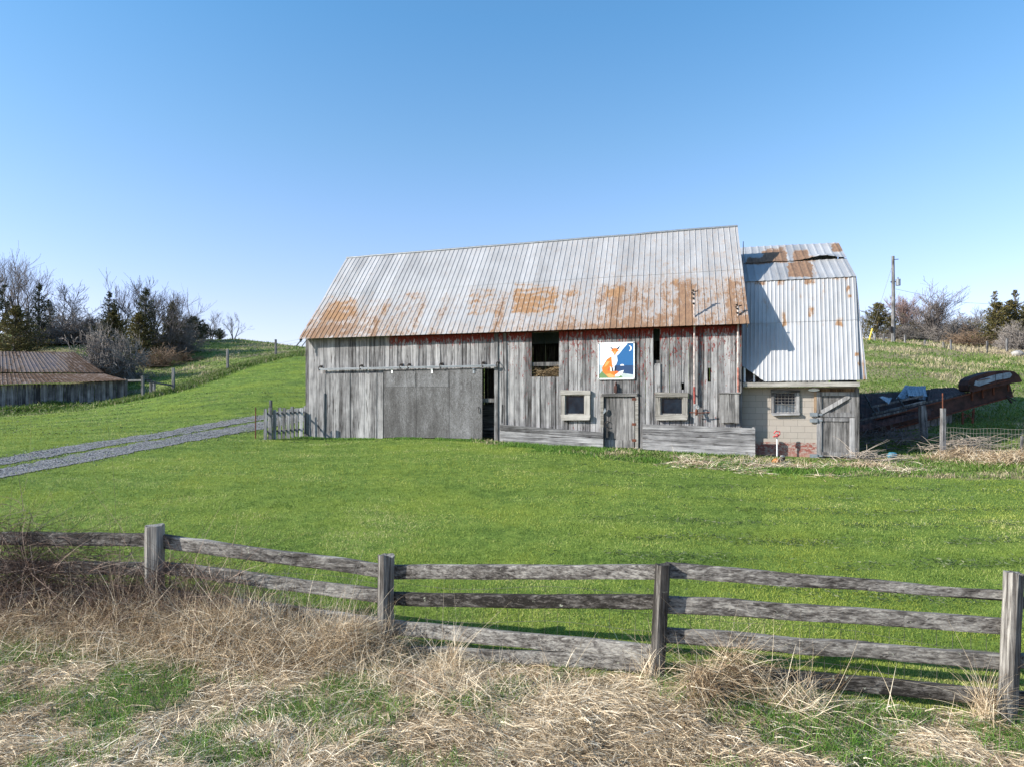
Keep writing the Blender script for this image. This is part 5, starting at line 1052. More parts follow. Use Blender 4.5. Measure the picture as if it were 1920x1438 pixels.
mb = MB(); mb.tube([q+np.array((0, 0, Hp*0.96)), q+np.array((0.45, 0, Hp*0.965))], 0.03, 6); mb.tube([q+np.array((-0.25, 0, Hp*0.7)), q+np.array((0.1, 0, Hp*0.72))], 0.04, 6); mb.fbox(Frame(q, 0), -0.35, -0.16, -0.2, 0.1, 0.9, 1.4); mb.build('hardware', IRON, pole)
for nm, pts, lab in (('guy_wire', [q+np.array((0, 0, Hp*0.93)), q+np.array((-2.1, 0, 0.3))], 'thin guy wire slanting down left from the utility pole'), ('power_line', [q+np.array((0.2, 0, Hp*0.62)), q+np.array((8, 4, Hp*0.54)), q+np.array((18, 10, Hp*0.60)), q+np.array((40, 25, Hp*0.8))], 'thin sagging power line running right from the utility pole')):
    mb = MB(); mb.tube(pts, 0.012, 5); tag(mb.build(nm, WIRE), lab, 'wire')
# ---------------------------------------------------------------- trees
def prisms(segs, k=3):
    S = np.array(segs); p0 = S[:, 0:3]; p1 = S[:, 3:6]; r0 = S[:, 6]; r1 = S[:, 7]; d = p1-p0; d /= np.linalg.norm(d, axis=1, keepdims=True)+1e-9
    ref = np.where(np.abs(d[:, 2:3]) < 0.9, np.array([[0, 0, 1.0]]), np.array([[0, 1.0, 0]])); a = np.cross(d, ref); a /= np.linalg.norm(a, axis=1, keepdims=True); b = np.cross(d, a)
    rows = []
    for p, r in ((p0, r0), (p1, r1)):
        for j in range(k): q = 2*math.pi*j/k; rows.append(p+(a*math.cos(q)+b*math.sin(q))*r[:, None])
    V = np.stack(rows, 1).reshape(-1, 3); n = len(S); base = np.arange(n)*2*k
    Fc = np.concatenate([np.stack([base+j, base+(j+1) % k, base+k+(j+1) % k, base+k+j], 1) for j in range(k)])
    return V, Fc
def bare_segs(H, seed, stems=1, spread=0.5, fork=0.25, dens=1.0, up=0.35, rb=None, twig=0.009, lv=4):
    rr = random.Random(seed); big = []; small = []; rb = rb or H*0.024
    def perp(d):
        v = Vector((rr.gauss(0, 1), rr.gauss(0, 1), rr.gauss(0, 1))); v -= d*v.dot(d); return v.normalized()
    def grow(p, d, L, r, lev):
        n = 4 if lev < 2 else 3; tgt = big if lev < 2 else small
        pos = [p.copy()]; rad = [r]
        for i in range(n):
            d = (d+perp(d)*(0.06+0.03*lev)+Vector((0, 0, 1))*up*(0.10+0.06*lev)).normalized(); q = p+d*(L/n); r1 = max(twig, r*(1-0.75*(i+1)/n)) if lev else r*(1-0.55*(i+1)/n)
            tgt.append((*p, *q, rad[-1], r1)); p = q; pos.append(p.copy()); rad.append(r1)
        if lev >= lv: return
        nch = int(rr.uniform(4.5, 7)*dens) if lev < 3 else int(4*dens)
        for c in range(nch):
            t = fork+(1-fork)*(c+rr.random())/nch if lev == 0 else 0.2+0.8*(c+rr.random())/nch
            i = min(int(t*n), n-1); f = t*n-i; a = pos[i].lerp(pos[i+1], f); ra = rad[i]*(1-f)+rad[i+1]*f
            sp = spread*rr.uniform(0.6, 1.2); dd = (d*math.cos(sp)+perp(d)*math.sin(sp)).normalized()
            if dd.z < -0.1: dd.z = 0.05; dd.normalize()
            grow(a, dd, L*rr.uniform(0.5, 0.78)*(1.0 if lev else 0.9), max(twig, ra*0.62), lev+1)
    for s in range(stems):
        a = rr.uniform(0, 6.28); tl = (0.05 if stems == 1 else rr.uniform(0.12, 0.42)); d = Vector((math.cos(a)*tl, math.sin(a)*tl, 1)).normalized()
        grow(Vector((math.cos(a)*0.1*(stems > 1), math.sin(a)*0.1*(stems > 1), -0.2)), d, H*(0.62 if stems == 1 else rr.uniform(0.5, 0.66)), rb/(1 if stems == 1 else stems**0.5), 0)
    S = np.array(big+small); top = S[:, 5].max(); f = H/top; 
    return [tuple(np.array(x)*np.array([f]*6+[1, 1])) for x in big], [tuple(np.array(x)*np.array([f]*6+[1, 1])) for x in small]
def shrub_segs(H, Wd_, seed, n=60, lv=2, dens=1.0):
    rr = random.Random(seed); big = []; small = []
    def perp(d):
        v = Vector((rr.gauss(0, 1), rr.gauss(0, 1), rr.gauss(0, 1))); v -= d*v.dot(d); return v.normalized()
    def grow(p, d, L, r, lev):
        m = 4; pos = [p.copy()]
        for i in range(m):
            d = (d+perp(d)*0.28).normalized(); q = p+d*(L/m)
            q.z = max(q.z, 0.02); (big if lev == 0 else small).append((*p, *q, max(0.008, r*(1-i/m*0.8)), max(0.008, r*(1-(i+1)/m*0.8)))); p = q; pos.append(p.copy())
        if lev >= lv: return
        for c in range(int(6*dens)):
            i = rr.randrange(0, m); a = pos[i].lerp(pos[i+1], rr.random()); dd = (d+perp(d)*1.1).normalized(); grow(a, dd, L*rr.uniform(0.3, 0.5), r*0.5, lev+1)
    for s in range(n):
        a = rr.uniform(0, 6.28); e = math.acos(rr.uniform(0.08, 1.0)); L = 1/math.sqrt((math.sin(e)/(Wd_/2))**2+(math.cos(e)/H)**2)*rr.uniform(0.6, 0.98)
        grow(Vector((rr.gauss(0, Wd_*0.06), rr.gauss(0, Wd_*0.06), 0)), Vector((math.cos(a)*math.sin(e), math.sin(a)*math.sin(e), math.cos(e))), L*0.74, 0.025, 0)
    return big, small
def cedar_arrays(H, Wd_, seed, nb=170, leaf=0.16, per=46, pointy=1.0, open_=0.0):
    rg = np.random.default_rng(seed); trunk = []; C = []; Dv = []
    n = 8; lean = rg.normal(0, 0.03, 2)
    tp = [np.array((lean[0]*H*(i/n)**1.5, lean[1]*H*(i/n)**1.5, H*0.97*i/n-0.1)) for i in range(n+1)]
    for i in range(n): trunk.append((*tp[i], *tp[i+1], H*0.022*(1-i/n)+0.02, H*0.022*(1-(i+1)/n)+0.02))
    br = []; T = []; 
    for b in range(nb):
        t = rg.uniform(0.06, 1.0)**(0.9); z = H*t
        prof = (1-t)**(0.85*pointy)*(0.55+0.45*min(1, t/0.18)); L = Wd_/2*prof*rg.uniform(0.45, 1.2)*(1+0.4*(rg.random() < 0.15))+0.10
        a = rg.uniform(0, 6.28); e = rg.uniform(0.15, 0.65)+0.5*t; d = np.array((math.cos(a)*math.cos(e), math.sin(a)*math.cos(e), math.sin(e)))
        L = L/math.cos(e)**0.8; p0 = np.array((lean[0]*H*t**1.5, lean[1]*H*t**1.5, z-L*math.sin(e)*0.6)); p0[2] = max(p0[2], 0.15); tip = p0+d*L
        br.append((*p0, *tip, 0.02, 0.008)); m = int(per*(0.35+L/ (Wd_/2))*(1-open_*rg.random())); s = rg.uniform(0.22, 1.05, m)
        off = rg.normal(0, 1, (m, 3))*(0.09*L+0.035)*(1.15-0.75*s)[:, None]; off[:, 2] *= 0.6
        C.append(p0+d*L*s[:, None]+off); Dv.append(d*0.7+rg.normal(0, 0.55, (m, 3))+np.array((0, 0, 0.35))); T.append(np.clip(rg.normal(0.45+0.25*(rg.random()-0.5), 0.18, m)+0.15*(s-0.5), 0, 1))
    C = np.concatenate(C); Dv = np.concatenate(Dv); T = np.concatenate(T); Dv /= np.linalg.norm(Dv, axis=1, keepdims=True)
    N = len(C); sd_ = np.cross(Dv, rg.normal(size=(N, 3))); sd_ /= np.linalg.norm(sd_, axis=1, keepdims=True)+1e-9
    l = leaf*rg.uniform(0.5, 1.3, N)[:, None]; w_ = l*0.30
    V = np.stack([C-sd_*w_*0.5, C+sd_*w_*0.5, C+Dv*l+sd_*w_*0.6, C+Dv*l*1.1-sd_*w_*0.5], 1)
    Fc = (np.arange(N)*4)[:, None]+np.array([[0, 1, 2, 3]])
    return trunk, br, V.reshape(-1, 3), Fc, np.repeat(T, 4)
PROTO = {}
def proto(kind):
    if kind in PROTO: return PROTO[kind]
    nm, var = kind
    mk = {'big': lambda s: bare_segs(10, 100+s, 3, 0.42, 0.12, 0.92, 0.4), 'vase': lambda s: bare_segs(6, 200+s, 3, 0.40, 0.2, 0.72, 0.3), 'slim': lambda s: bare_segs(6, 300+s, 2, 0.35, 0.35, 0.65, 0.3, lv=3),
          'round': lambda s: bare_segs(6, 400+s, 2, 0.55, 0.12, 0.95, 0.3), 'fan': lambda s: bare_segs(8, 500+s, 4, 0.40, 0.12, 0.9, 0.35), 'red': lambda s: bare_segs(7, 600+s, 4, 0.50, 0.1, 1.0, 0.35, twig=0.011)}
    if nm in mk:
        b, s = mk[nm](var); V1, F1 = prisms(b, 5); V2, F2 = prisms(s, 3); res = [('trunk', V1, F1, BARK, {}), ('crown', V2, F2, TWIGR if nm == 'red' else TWIG, {})]
    elif nm == 'shrub':
        b, s = shrub_segs(3, 4.6, 700+var, 95, 2, 1.5); V1, F1 = prisms(b, 3); V2, F2 = prisms(s, 3); res = [('stem', V1, F1, TWIGS, {}), ('crown', V2, F2, TWIGS, {})]
    elif nm == 'brush':
        b, s = shrub_segs(3, 4.2, 800+var, 60, 2, 1.0); V1, F1 = prisms(b, 3); V2, F2 = prisms(s, 3); res = [('stem', V1, F1, TWIGB, {}), ('crown', V2, F2, TWIGB, {})]
    else:
        par = {'cedar': dict(H=5, Wd_=3.8, nb=200, per=40, pointy=0.95, leaf=0.13), 'spire': dict(H=6, Wd_=2.8, nb=130, per=30, pointy=1.25, open_=0.5, leaf=0.13), 'lowcedar': dict(H=3, Wd_=4.2, nb=130, per=46, pointy=0.6, open_=0.3)}[nm]
        tr, br, V, Fc, T = cedar_arrays(seed=900+var, **par); V1, F1 = prisms(tr, 6); V2, F2 = prisms(br, 3); dark = var % 2
        res = [('trunk', np.concatenate([V1, V2]), np.concatenate([F1, F2+len(V1)]), BARK, {}), ('crown', V, Fc, CEDARD if dark else CEDAR, {'tone': T})]
    out = [tri_mesh(a, V, Fc, m, at) for a, V, Fc, m, at in res]
    for o in out: COL.objects.unlink(o)
    PROTO[kind] = (out, max(float(r[1][:, 2].max()) for r in res), max(float(np.percentile(np.abs(r[1][:, 0]), 98)) for r in res)); return PROTO[kind]
def tree(name, label, kind, px, ytop, ybase, Y, wpx, group, seed, cat='tree'):
    outs, H0, W0 = proto(kind); q = P(px, ybase, Y); q[2] = h1(q[0], q[1]); top = CAMZ+(HY-ytop)/F*Y; s = (top-q[2])/H0; ws = wpx/F*Y/2/W0
    root = thing(name, label, cat, q, random.Random(seed).uniform(-0.6, 0.6), group); root.scale = (ws, ws, s)
    for o in outs: c = o.copy(); COL.objects.link(c); c.parent = root
    return root
GL = 'trees and bushes on the left hill'; GRR = 'trees and bushes along the right hill'
TL = [('bare_tree', 'tallest bare tree of the left hill, its forked crown spreading above the far left cedars', ('big', 1), 42, 462, 660, 68, 130),
      ('bare_tree', 'bare tree behind the dark cedar at the very left edge', ('big', 2), -8, 470, 650, 72, 90),
      ('cedar_tree', 'dark ragged cedar cut off by the left edge of the photo', ('spire', 1), -6, 492, 665, 63, 66),
      ('cedar_tree', 'leaning dark cedar top just right of the tall bare tree', ('spire', 3), 72, 530, 660, 64, 46),
      ('cedar_tree', 'broad olive-brown cedar standing right behind the low shed roof', ('cedar', 2), 28, 572, 668, 59, 92),
      ('bare_tree', 'low bare tree with a bushy crown left of the vase-shaped one', ('round', 1), 132, 520, 650, 74, 110),
      ('bare_bush', 'tangled grey thicket bush just right of the broad olive cedar', ('shrub', 1), 88, 572, 652, 66, 100),
      ('bare_bush', 'tangled grey thicket bush in the middle of the left treeline', ('shrub', 2), 138, 578, 645, 68, 95),
      ('bare_bush', 'grey thicket bush behind the round bush, toward the orange-brown cedars', ('shrub', 3), 185, 580, 650, 69, 90),
      ('cedar_tree', 'small dark cedar top poking above the grey thicket', ('spire', 1), 96, 562, 650, 71, 40),
      ('cedar_tree', 'slim dark cedar just left of the vase-shaped bare tree', ('spire', 3), 203, 546, 655, 68, 46),
      ('cedar_tree', 'short dark cedar at the foot of the vase-shaped bare tree', ('spire', 5), 218, 560, 655, 67, 36),
      ('bare_tree', 'vase-shaped bare tree rising alone above the left thicket', ('vase', 1), 227, 508, 650, 70, 84),
      ('cedar_tree', 'orange-brown cedar behind the round grey bush', ('cedar', 4), 215, 585, 655, 66, 66),
      ('bare_bush', 'large round grey bush in front of the left treeline', ('shrub', 4), 206, 600, 697, 54, 112),
      ('cedar_tree', 'tall pointed dark cedar right of the round bush', ('spire', 3), 271, 538, 665, 64, 62),
      ('cedar_tree', 'olive cedar filling the gap below the tall pointed cedar', ('cedar', 2), 258, 585, 668, 63, 74),
      ('bare_tree', 'wide bare tree with right-swept branches behind the pointed cedar', ('fan', 1), 292, 510, 655, 70, 130),
      ('bare_tree', 'bare tree with a dense purple-brown crown right of the pointed cedar', ('round', 3), 308, 545, 665, 64, 96),
      ('cedar_tree', 'brownish cone-shaped cedar near the right end of the left thicket', ('cedar', 2), 322, 564, 662, 65, 44),
      ('brush', 'brown twiggy bush at the foot of the cone-shaped cedar', ('brush', 1), 300, 640, 686, 60, 84),
      ('brush', 'dark low bush on the shaded bank below the left thicket', ('brush', 2), 350, 655, 680, 63, 70),
      ('bare_bush', 'spreading bare bush between the cone-shaped cedar and the dark low cedars', ('shrub', 2), 335, 590, 662, 66, 80),
      ('cedar_tree', 'low dark spreading cedar at the right end of the left thicket', ('lowcedar', 1), 362, 592, 640, 74, 66),
      ('cedar_tree', 'lowest dark cedar tuft touching the bare hill crest', ('lowcedar', 3), 380, 606, 640, 76, 40),
      ('bare_tree', 'slender two-stemmed bare tree standing tall over the hill crest', ('slim', 1), 369, 533, 640, 78, 46),
      ('bare_tree', 'small bare tree on the hill crest, left of the tiny cedar', ('vase', 6), 395, 580, 642, 80, 44),
      ('bare_tree', 'rightmost small bare tree on the left hill crest', ('vase', 9), 438, 586, 642, 80, 46),
      ('cedar_tree', 'tiny dark cedar between the two small bare trees on the crest', ('lowcedar', 5), 411, 614, 643, 78, 24),
      ('brush', 'olive-brown bush tucked below the large round grey bush', ('brush', 3), 205, 668, 702, 53, 60)]
TR = [('cedar_tree', 'broad olive cedar left of the utility pole', ('cedar', 6), 1645, 566, 640, 68, 66), ('cedar_tree', 'cedar partly hidden behind the utility pole', ('cedar', 2), 1672, 590, 642, 70, 42),
      ('bare_tree', 'bare tree with faint twigs at the edge of the block shed roof', ('round', 2), 1618, 575, 640, 76, 50),
      ('bare_tree', 'reddish budding tree just right of the utility pole', ('red', 1), 1697, 546, 648, 70, 72),
      ('bare_tree', 'tall fan-shaped bare tree in the middle of the right treeline', ('fan', 2), 1757, 522, 652, 66, 125), ('bare_tree', 'thin bare tree just right of the fan-shaped one', ('vase', 4), 1779, 565, 652, 67, 54),
      ('bare_bush', 'grey brush between the reddish tree and the fan-shaped tree', ('shrub', 5), 1722, 585, 650, 69, 80), ('bare_bush', 'low grey brush at the foot of the utility pole', ('shrub', 6), 1690, 605, 648, 66, 66),
      ('cedar_tree', 'dark cedar half hidden behind the fan-shaped bare tree', ('cedar', 4), 1745, 596, 652, 71, 56), ('bare_bush', 'grey brush under the fan-shaped bare tree', ('shrub', 1), 1768, 598, 655, 65, 70),
      ('brush', 'rounded brown bush left of the large right cedars', ('brush', 4), 1812, 600, 658, 60, 82), ('bare_bush', 'grey brush filling behind the rounded brown bush', ('shrub', 3), 1805, 580, 655, 70, 90),
      ('cedar_tree', 'large pointed olive cedar near the right edge', ('cedar', 8), 1868, 566, 658, 60, 78), ('cedar_tree', 'tall spire-shaped cedar tip rising between the right cedars', ('spire', 2), 1864, 545, 656, 61, 46), ('cedar_tree', 'narrow spire cedar beside the right edge of the photo', ('spire', 4), 1908, 543, 656, 61, 46), ('cedar_tree', 'second olive cedar leaning on the large pointed one', ('cedar', 2), 1892, 562, 660, 61, 66),
      ('cedar_tree', 'cedar cut off by the right edge of the photo', ('cedar', 6), 1922, 570, 660, 62, 62), ('bare_bush', 'grey bare bush in front of the rightmost cedars', ('shrub', 4), 1908, 598, 664, 55, 66),
      ('bare_tree', 'distant bare treetops between the brown bush and the right cedars', ('round', 1), 1838, 572, 656, 76, 60), ('bare_tree', 'bare tree just left of the fan-shaped one', ('round', 3), 1728, 560, 650, 74, 56),
      ('cedar_tree', 'small cedar standing low behind the reddish tree', ('cedar', 8), 1708, 604, 648, 68, 34)]
for grp, lst in ((GL, TL), (GRR, TR)):
    for i, (nm, lab, kd, px, yt, yb, Y, wp) in enumerate(lst): tree(nm, lab, kd, px, yt, yb, Y, wp, grp, i+px, 'bush' if 'bush' in nm or nm == 'brush' else 'tree')
# ---------------------------------------------------------------- grass
def wedge(n, y0, y1, p=1.0, m=0.92, xshift=0.0):       # random ground places, denser near the camera
    u = RNG.random(n); Y = (y0**(-p)+u*(y1**(-p)-y0**(-p)))**(-1/p) if p else y0*(y1/y0)**u
    X = Y*RNG.uniform(-m, m, n); return X, Y
def blades(name, X, Y, L, W, lean, droop, seg, mat, tone, lab, cat, dz=0.0):
    n = len(X); Z = h(X, Y)-0.01+dz; a = RNG.uniform(0, 6.283, n); d = np.stack([np.cos(a)*lean, np.sin(a)*lean, np.ones(n)], 1)
    o = strands(name, np.stack([X, Y, Z], 1), d, L, W, droop, seg, mat, np.clip(tone, 0, 1)); return tag(o, lab, cat, kind='stuff')
def offdrive(X, Y): return dist_track(X, Y) > 0.36+0.36*RNG.random(len(X))
def barnfree(X, Y):
    dx = X-BL[0]; dy = Y-BL[1]; a = dx*U[0]+dy*U[1]; b = -dx*U[1]+dy*U[0]; return ~((a > -0.1) & (a < 24) & (b > -0.02) & (b < 12))
X, Y = wedge(520000, 7.0, 70, 0.75); k = lawn_mask(X, Y) & (Y > fence_y(X)+0.05) & barnfree(X, Y); X, Y = X[k], Y[k]; k = offdrive(X, Y); X, Y = X[k], Y[k]
n = len(X); st_ = clip_lines(X, Y); tn = np.clip(0.48+0.8*(fbm(X*1.4, Y*1.4, 81)-0.5)+1.3*(fbm(X*0.35+9, Y*0.6, 94)-0.5)+RNG.normal(0, 0.14, n)-0.45*st_+0.20*np.sin((Y-0.33*X)*3.1+2.5*fbm(X*.1, Y*.1, 95))*sst(20, 28, Y)*(X < 0)+0.10*np.sin((Y+0.12*X)*3.0+2.5*fbm(X*.15, Y*.15, 96)), 0, 1)
L = RNG.uniform(0.03, 0.065, n)*(1+0.02*(Y-10).clip(0))*(0.7+0.6*vn(X*2.5, Y*2.5, 82)); blades('lawn_grass', X, Y, L, 0.006+0.0008*Y, RNG.uniform(0.1, 0.9, n), 0.15, 1, G_lawn, tn, 'short mown bright green grass of the lawn and hillside', 'grass')
# clippings
X, Y = wedge(150000, 9, 45, 0.4, 0.9); s = clip_lines(X, Y); k = lawn_mask(X, Y) & (Y > fence_y(X)+0.8) & barnfree(X, Y) & (RNG.random(len(X)) < s*1.0); X, Y = X[k], Y[k]; n = len(X)
CL = leafmat('dry_clippings', [(0, (0.03, 0.045, 0.02)), (0.7, (0.09, 0.12, 0.05)), (1, (0.20, 0.20, 0.12))], 0.1)
strd = strands('grass_clippings', np.stack([X, Y, h(X, Y)+RNG.uniform(0.02, 0.07, n)], 1), RNG.normal(size=(n, 3))*(1, 1, 0.25), RNG.uniform(0.05, 0.12, n), 0.008+0.0009*Y, 0.1, 1, CL, RNG.random(n)); tag(strd, 'dull grey-green windrows of cut grass left on the lawn', 'clippings', kind='stuff')
# rough grass: right field, strip before the annex, left hill, margins
X, Y = wedge(330000, 14, 95, 0.25, 0.95); k = ~lawn_mask(X, Y) & barnfree(X, Y) & (Y > fence_y(X)+3); X, Y = X[k], Y[k]; k = offdrive(X, Y); X, Y = X[k], Y[k]; n = len(X)
dr = np.maximum(ridge_dry(X, Y), 0.75*sst(0.52, 0.66, fbm(X*0.35, Y*0.5, 52))); tn = np.clip(0.28+0.62*dr+RNG.normal(0, 0.15, n), 0, 1)
L = RNG.uniform(0.08, 0.22, n)*(1+1.1*dr*(Y > 35))*(0.7+0.8*vn(X*0.9, Y*0.9, 83)); blades('rough_grass', X, Y, L, 0.008+0.0010*Y, RNG.uniform(0.1, 0.9, n), 0.3, 2, G_rough, tn, 'rough green and straw coloured pasture grass', 'grass')
def along(pts, n, sx_, seed=0):
    pts = np.array([p[:2] for p in pts]); t = np.concatenate([[0], np.cumsum(np.linalg.norm(np.diff(pts, axis=0), axis=1))]); T = RNG.random(n)*t[-1]
    return np.interp(T, t, pts[:, 0])+RNG.normal(0, sx_, n), np.interp(T, t, pts[:, 1])+RNG.normal(0, sx_, n)
# green edge along the barn foot and picket fence
fl = [BF.w(x, -0.28, 0) for x in np.linspace(-2.2, 19.6, 30)]+[AF.w(x, -0.3, 0) for x in np.linspace(0.5, 4.4, 8)]
X, Y = along(fl, 11000, 0.16); k = barnfree(X, Y) & (vn(X*1.1, Y*1.1, 85) > 0.25); X, Y = X[k], Y[k]; n = len(X)
blades('green_verge', X, Y, RNG.uniform(0.08, 0.20, n)*(0.6+0.7*vn(X*1.5, Y*1.5, 84)), 0.022, RNG.uniform(0.1, 0.7, n), 0.3, 2, G_tuft, RNG.random(n), 'thick fresh green grass growing along the foot of the barn', 'grass')
sp = [gh(*a) for a in ((960, 836), (1040, 840), (1140, 850), (1250, 862), (1350, 872), (1420, 878), (1560, 882), (1700, 880))]
X, Y = along(sp, 22000, 0.55); k = barnfree(X, Y) & (vn(X*1.2, Y*1.2, 86) > 0.42); X, Y = X[k], Y[k]; n = len(X)
blades('green_tufts', X, Y, RNG.uniform(0.10, 0.26, n), 0.020, RNG.uniform(0.1, 0.8, n), 0.3, 2, G_tuft, RNG.random(n), 'ragged green tufts between the lawn and the barn planks', 'grass')
X, Y = along(sp[3:], 9000, 0.6); k = (vn(X*0.9, Y*0.9, 87) > 0.5); X, Y = X[k], Y[k]; n = len(X)
o = strands('flattened_straw', np.stack([X, Y, h(X, Y)+0.03], 1), RNG.normal(size=(n, 3))*(1, 0.5, 0.15)+(0, 0, 0.12), RNG.uniform(0.2, 0.6, n), 0.013, 0.25, 3, STRAW, RNG.random(n)); tag(o, 'pale flattened dead grass in front of the block shed', 'dead grass', kind='stuff')
# left hill boundary margin
X, Y = along([gh(*a) for a in ((200, 758), (268, 746), (325, 733, 40), (427, 697, 44), (517, 672, 50), (575, 663, 55))], 16000, 0.5); n = len(X)
blades('fence_line_grass', X, Y, RNG.uniform(0.2, 0.5, n), 0.05, RNG.uniform(0.1, 0.6, n), 0.3, 2, G_rough, np.clip(RNG.normal(0.35, 0.22, n), 0, 1), 'taller uncut grass along the boundary fence on the left hill', 'grass')
GS = [(gh(a, b, 3.5, 12), r_, w_) for a, b, r_, w_ in ((60, 1200, .8, .18), (110, 1230, .5, .16), (250, 1290, .6, .12), (370, 1300, .4, .10), (130, 1400, .7, .12), (1440, 1330, .6, .2), (1300, 1300, .4, .08), (1130, 1255, .22, .3), (1000, 1240, .25, .22), (1560, 1290, .5, .12), (1700, 1300, .5, .14), (1880, 1390, .5, .22), (1500, 1400, .6, .14), (920, 1370, .35, .15), (1700, 1400, .6, .06), (20, 1330, .5, .08), (1250, 1270, .25, .2), (430, 1180, .3, .05))]
def gspots(X, Y):
    r = np.full(np.shape(X), -0.02)
    for c, rad, wgt in GS: r = r+wgt*np.exp(-((X-c[0])**2+(Y-c[1])**2)/rad**2)
    return np.minimum(r, 0.24)
# foreground: matted straw
def fg(n, back=0.0, m=0.95):
    Y = RNG.uniform(4.2, 13.0, n); X = Y*RNG.uniform(-m, m, n); k = Y < fence_y(X)+back; return X[k], Y[k]
X, Y = fg(400000, 0.0); n = len(X); gq = sst(0.46, 0.66, fbm(X*1.1, Y*1.1, 90, 5)+gspots(X, Y)); bare = sst(0.60, 0.70, fbm(X*1.6, Y*1.6, 92)); keep = RNG.random(n) < (1-0.80*gq)*(1-0.7*bare); X, Y = X[keep], Y[keep]; n = len(X)
ang = 2*math.pi*fbm(X*0.45, Y*0.45, 88)*1.6+RNG.normal(0, 0.95, n)+0.6; el_ = np.abs(RNG.normal(0.22, 0.22, n))
d = np.stack([np.cos(ang)*np.cos(el_), np.sin(ang)*np.cos(el_), np.sin(el_)], 1)
o = strands('dead_grass', np.stack([X, Y, h(X, Y)+RNG.uniform(0.0, 0.06, n)], 1), d, RNG.uniform(0.06, 0.34, n), np.clip(RNG.lognormal(-5.35, 0.45, n), 0.002, 0.016), 0.28, 3, STRAW, np.clip(RNG.normal(0.55, 0.27, n)+0.5*(fbm(X*1.2, Y*1.2, 89)-0.5), 0, 1), 0.3); tag(o, 'matted pale dead grass covering the ground before the rail fence', 'dead grass', kind='stuff')
# foreground: green tufts
X, Y = fg(210000, -0.05); gm = sst(0.46, 0.66, fbm(X*1.1, Y*1.1, 90, 5)+gspots(X, Y)); k = RNG.random(len(X)) < gm*0.95; X, Y = X[k], Y[k]; n = len(X)
blades('green_grass', X, Y, RNG.uniform(0.10, 0.30, n), RNG.uniform(0.004, 0.009, n), RNG.uniform(0.1, 0.8, n), 0.35, 3, G_tuft, RNG.random(n), 'fresh green blades pushing up through the dead grass before the rail fence', 'grass')
# heaps of tall dead stems against the fence
def heap(cx, cy, rx, ry, hh, n, ang0, up_, tone0, wid=(0.003, 0.008), ln=(0.18, 0.62)):
    X = cx+RNG.normal(0, rx, n); Y = cy+RNG.normal(0, ry, n); r2 = ((X-cx)/(rx*2))**2+((Y-cy)/(ry*2))**2; top = hh*np.exp(-r2*1.2); Z = h(X, Y)+top*RNG.random(n)**0.8
    a = ang0+RNG.normal(0, 1.5, n); e = RNG.normal(up_, 0.45, n); d = np.stack([np.cos(a)*np.cos(e), np.sin(a)*np.cos(e), np.sin(e)], 1); L = RNG.uniform(*ln, n)
    return np.stack([X, Y, Z], 1), d, L, RNG.uniform(*wid, n), np.clip(RNG.normal(tone0, 0.25, n), 0, 1)
def fl_at(px, off=-0.35):
    x = (px-CX)/F; Yq = 9.0
    for _ in range(20): Yq = float(fence_y(x*Yq))
    Yq += off; return x*Yq, Yq
H1 = []
for px, off, rx, ry, hh, n, a0, up_, tn_ in ((470, -0.5, 0.70, 0.28, 0.64, 3000, 2.4, 0.6, 0.5), (580, -0.5, 0.6, 0.28, 0.52, 2800, -0.5, 0.4, 0.52), (660, -0.4, 0.35, 0.25, 0.5, 1800, -0.9, 0.5, 0.45), (380, -0.5, 0.6, 0.3, 0.55, 2200, 2.6, 0.5, 0.42), (250, -0.6, 0.8, 0.35, 0.5, 3000, 0.6, 0.5, 0.4), (330, -1.0, 1.2, 0.35, 0.22, 2400, 0.3, 0.2, 0.6),
                                     (1318, -0.4, 0.13, 0.12, 0.36, 1100, -1.3, -0.2, 0.36), (1375, -0.2, 0.17, 0.09, 0.50, 1100, 0.4, -0.1, 0.34), (1500, -0.35, 0.25, 0.15, 0.12, 700, 0.8, 0.3, 0.55), (1850, -0.15, 0.05, 0.08, 0.34, 260, 2.4, 1.1, 0.5), (850, -0.4, 0.05, 0.08, 0.32, 120, 1.4, 1.2, 0.5), (760, -1.0, 0.5, 0.25, 0.14, 1000, 0.2, 0.25, 0.6), (1220, -0.05, 0.06, 0.08, 0.26, 160, 1.2, 1.0, 0.6), (60, -0.7, 0.9, 0.35, 0.42, 2400, 0.2, 0.4, 0.45), (930, -1.2, 0.6, 0.3, 0.12, 1000, 3.0, 0.2, 0.6)):
    x, y = fl_at(px, off); H1.append(heap(x, y, rx, ry, hh, n, a0, up_, tn_))
cat_ = [np.concatenate([q[i] for q in H1]) for i in range(5)]
o = strands('dead_stems', cat_[0], cat_[1], cat_[2], cat_[3], 0.25, 5, STRAW, cat_[4], 1.0); tag(o, 'heaps of tall dead grass stems leaning against the rail fence', 'dead grass', kind='stuff')
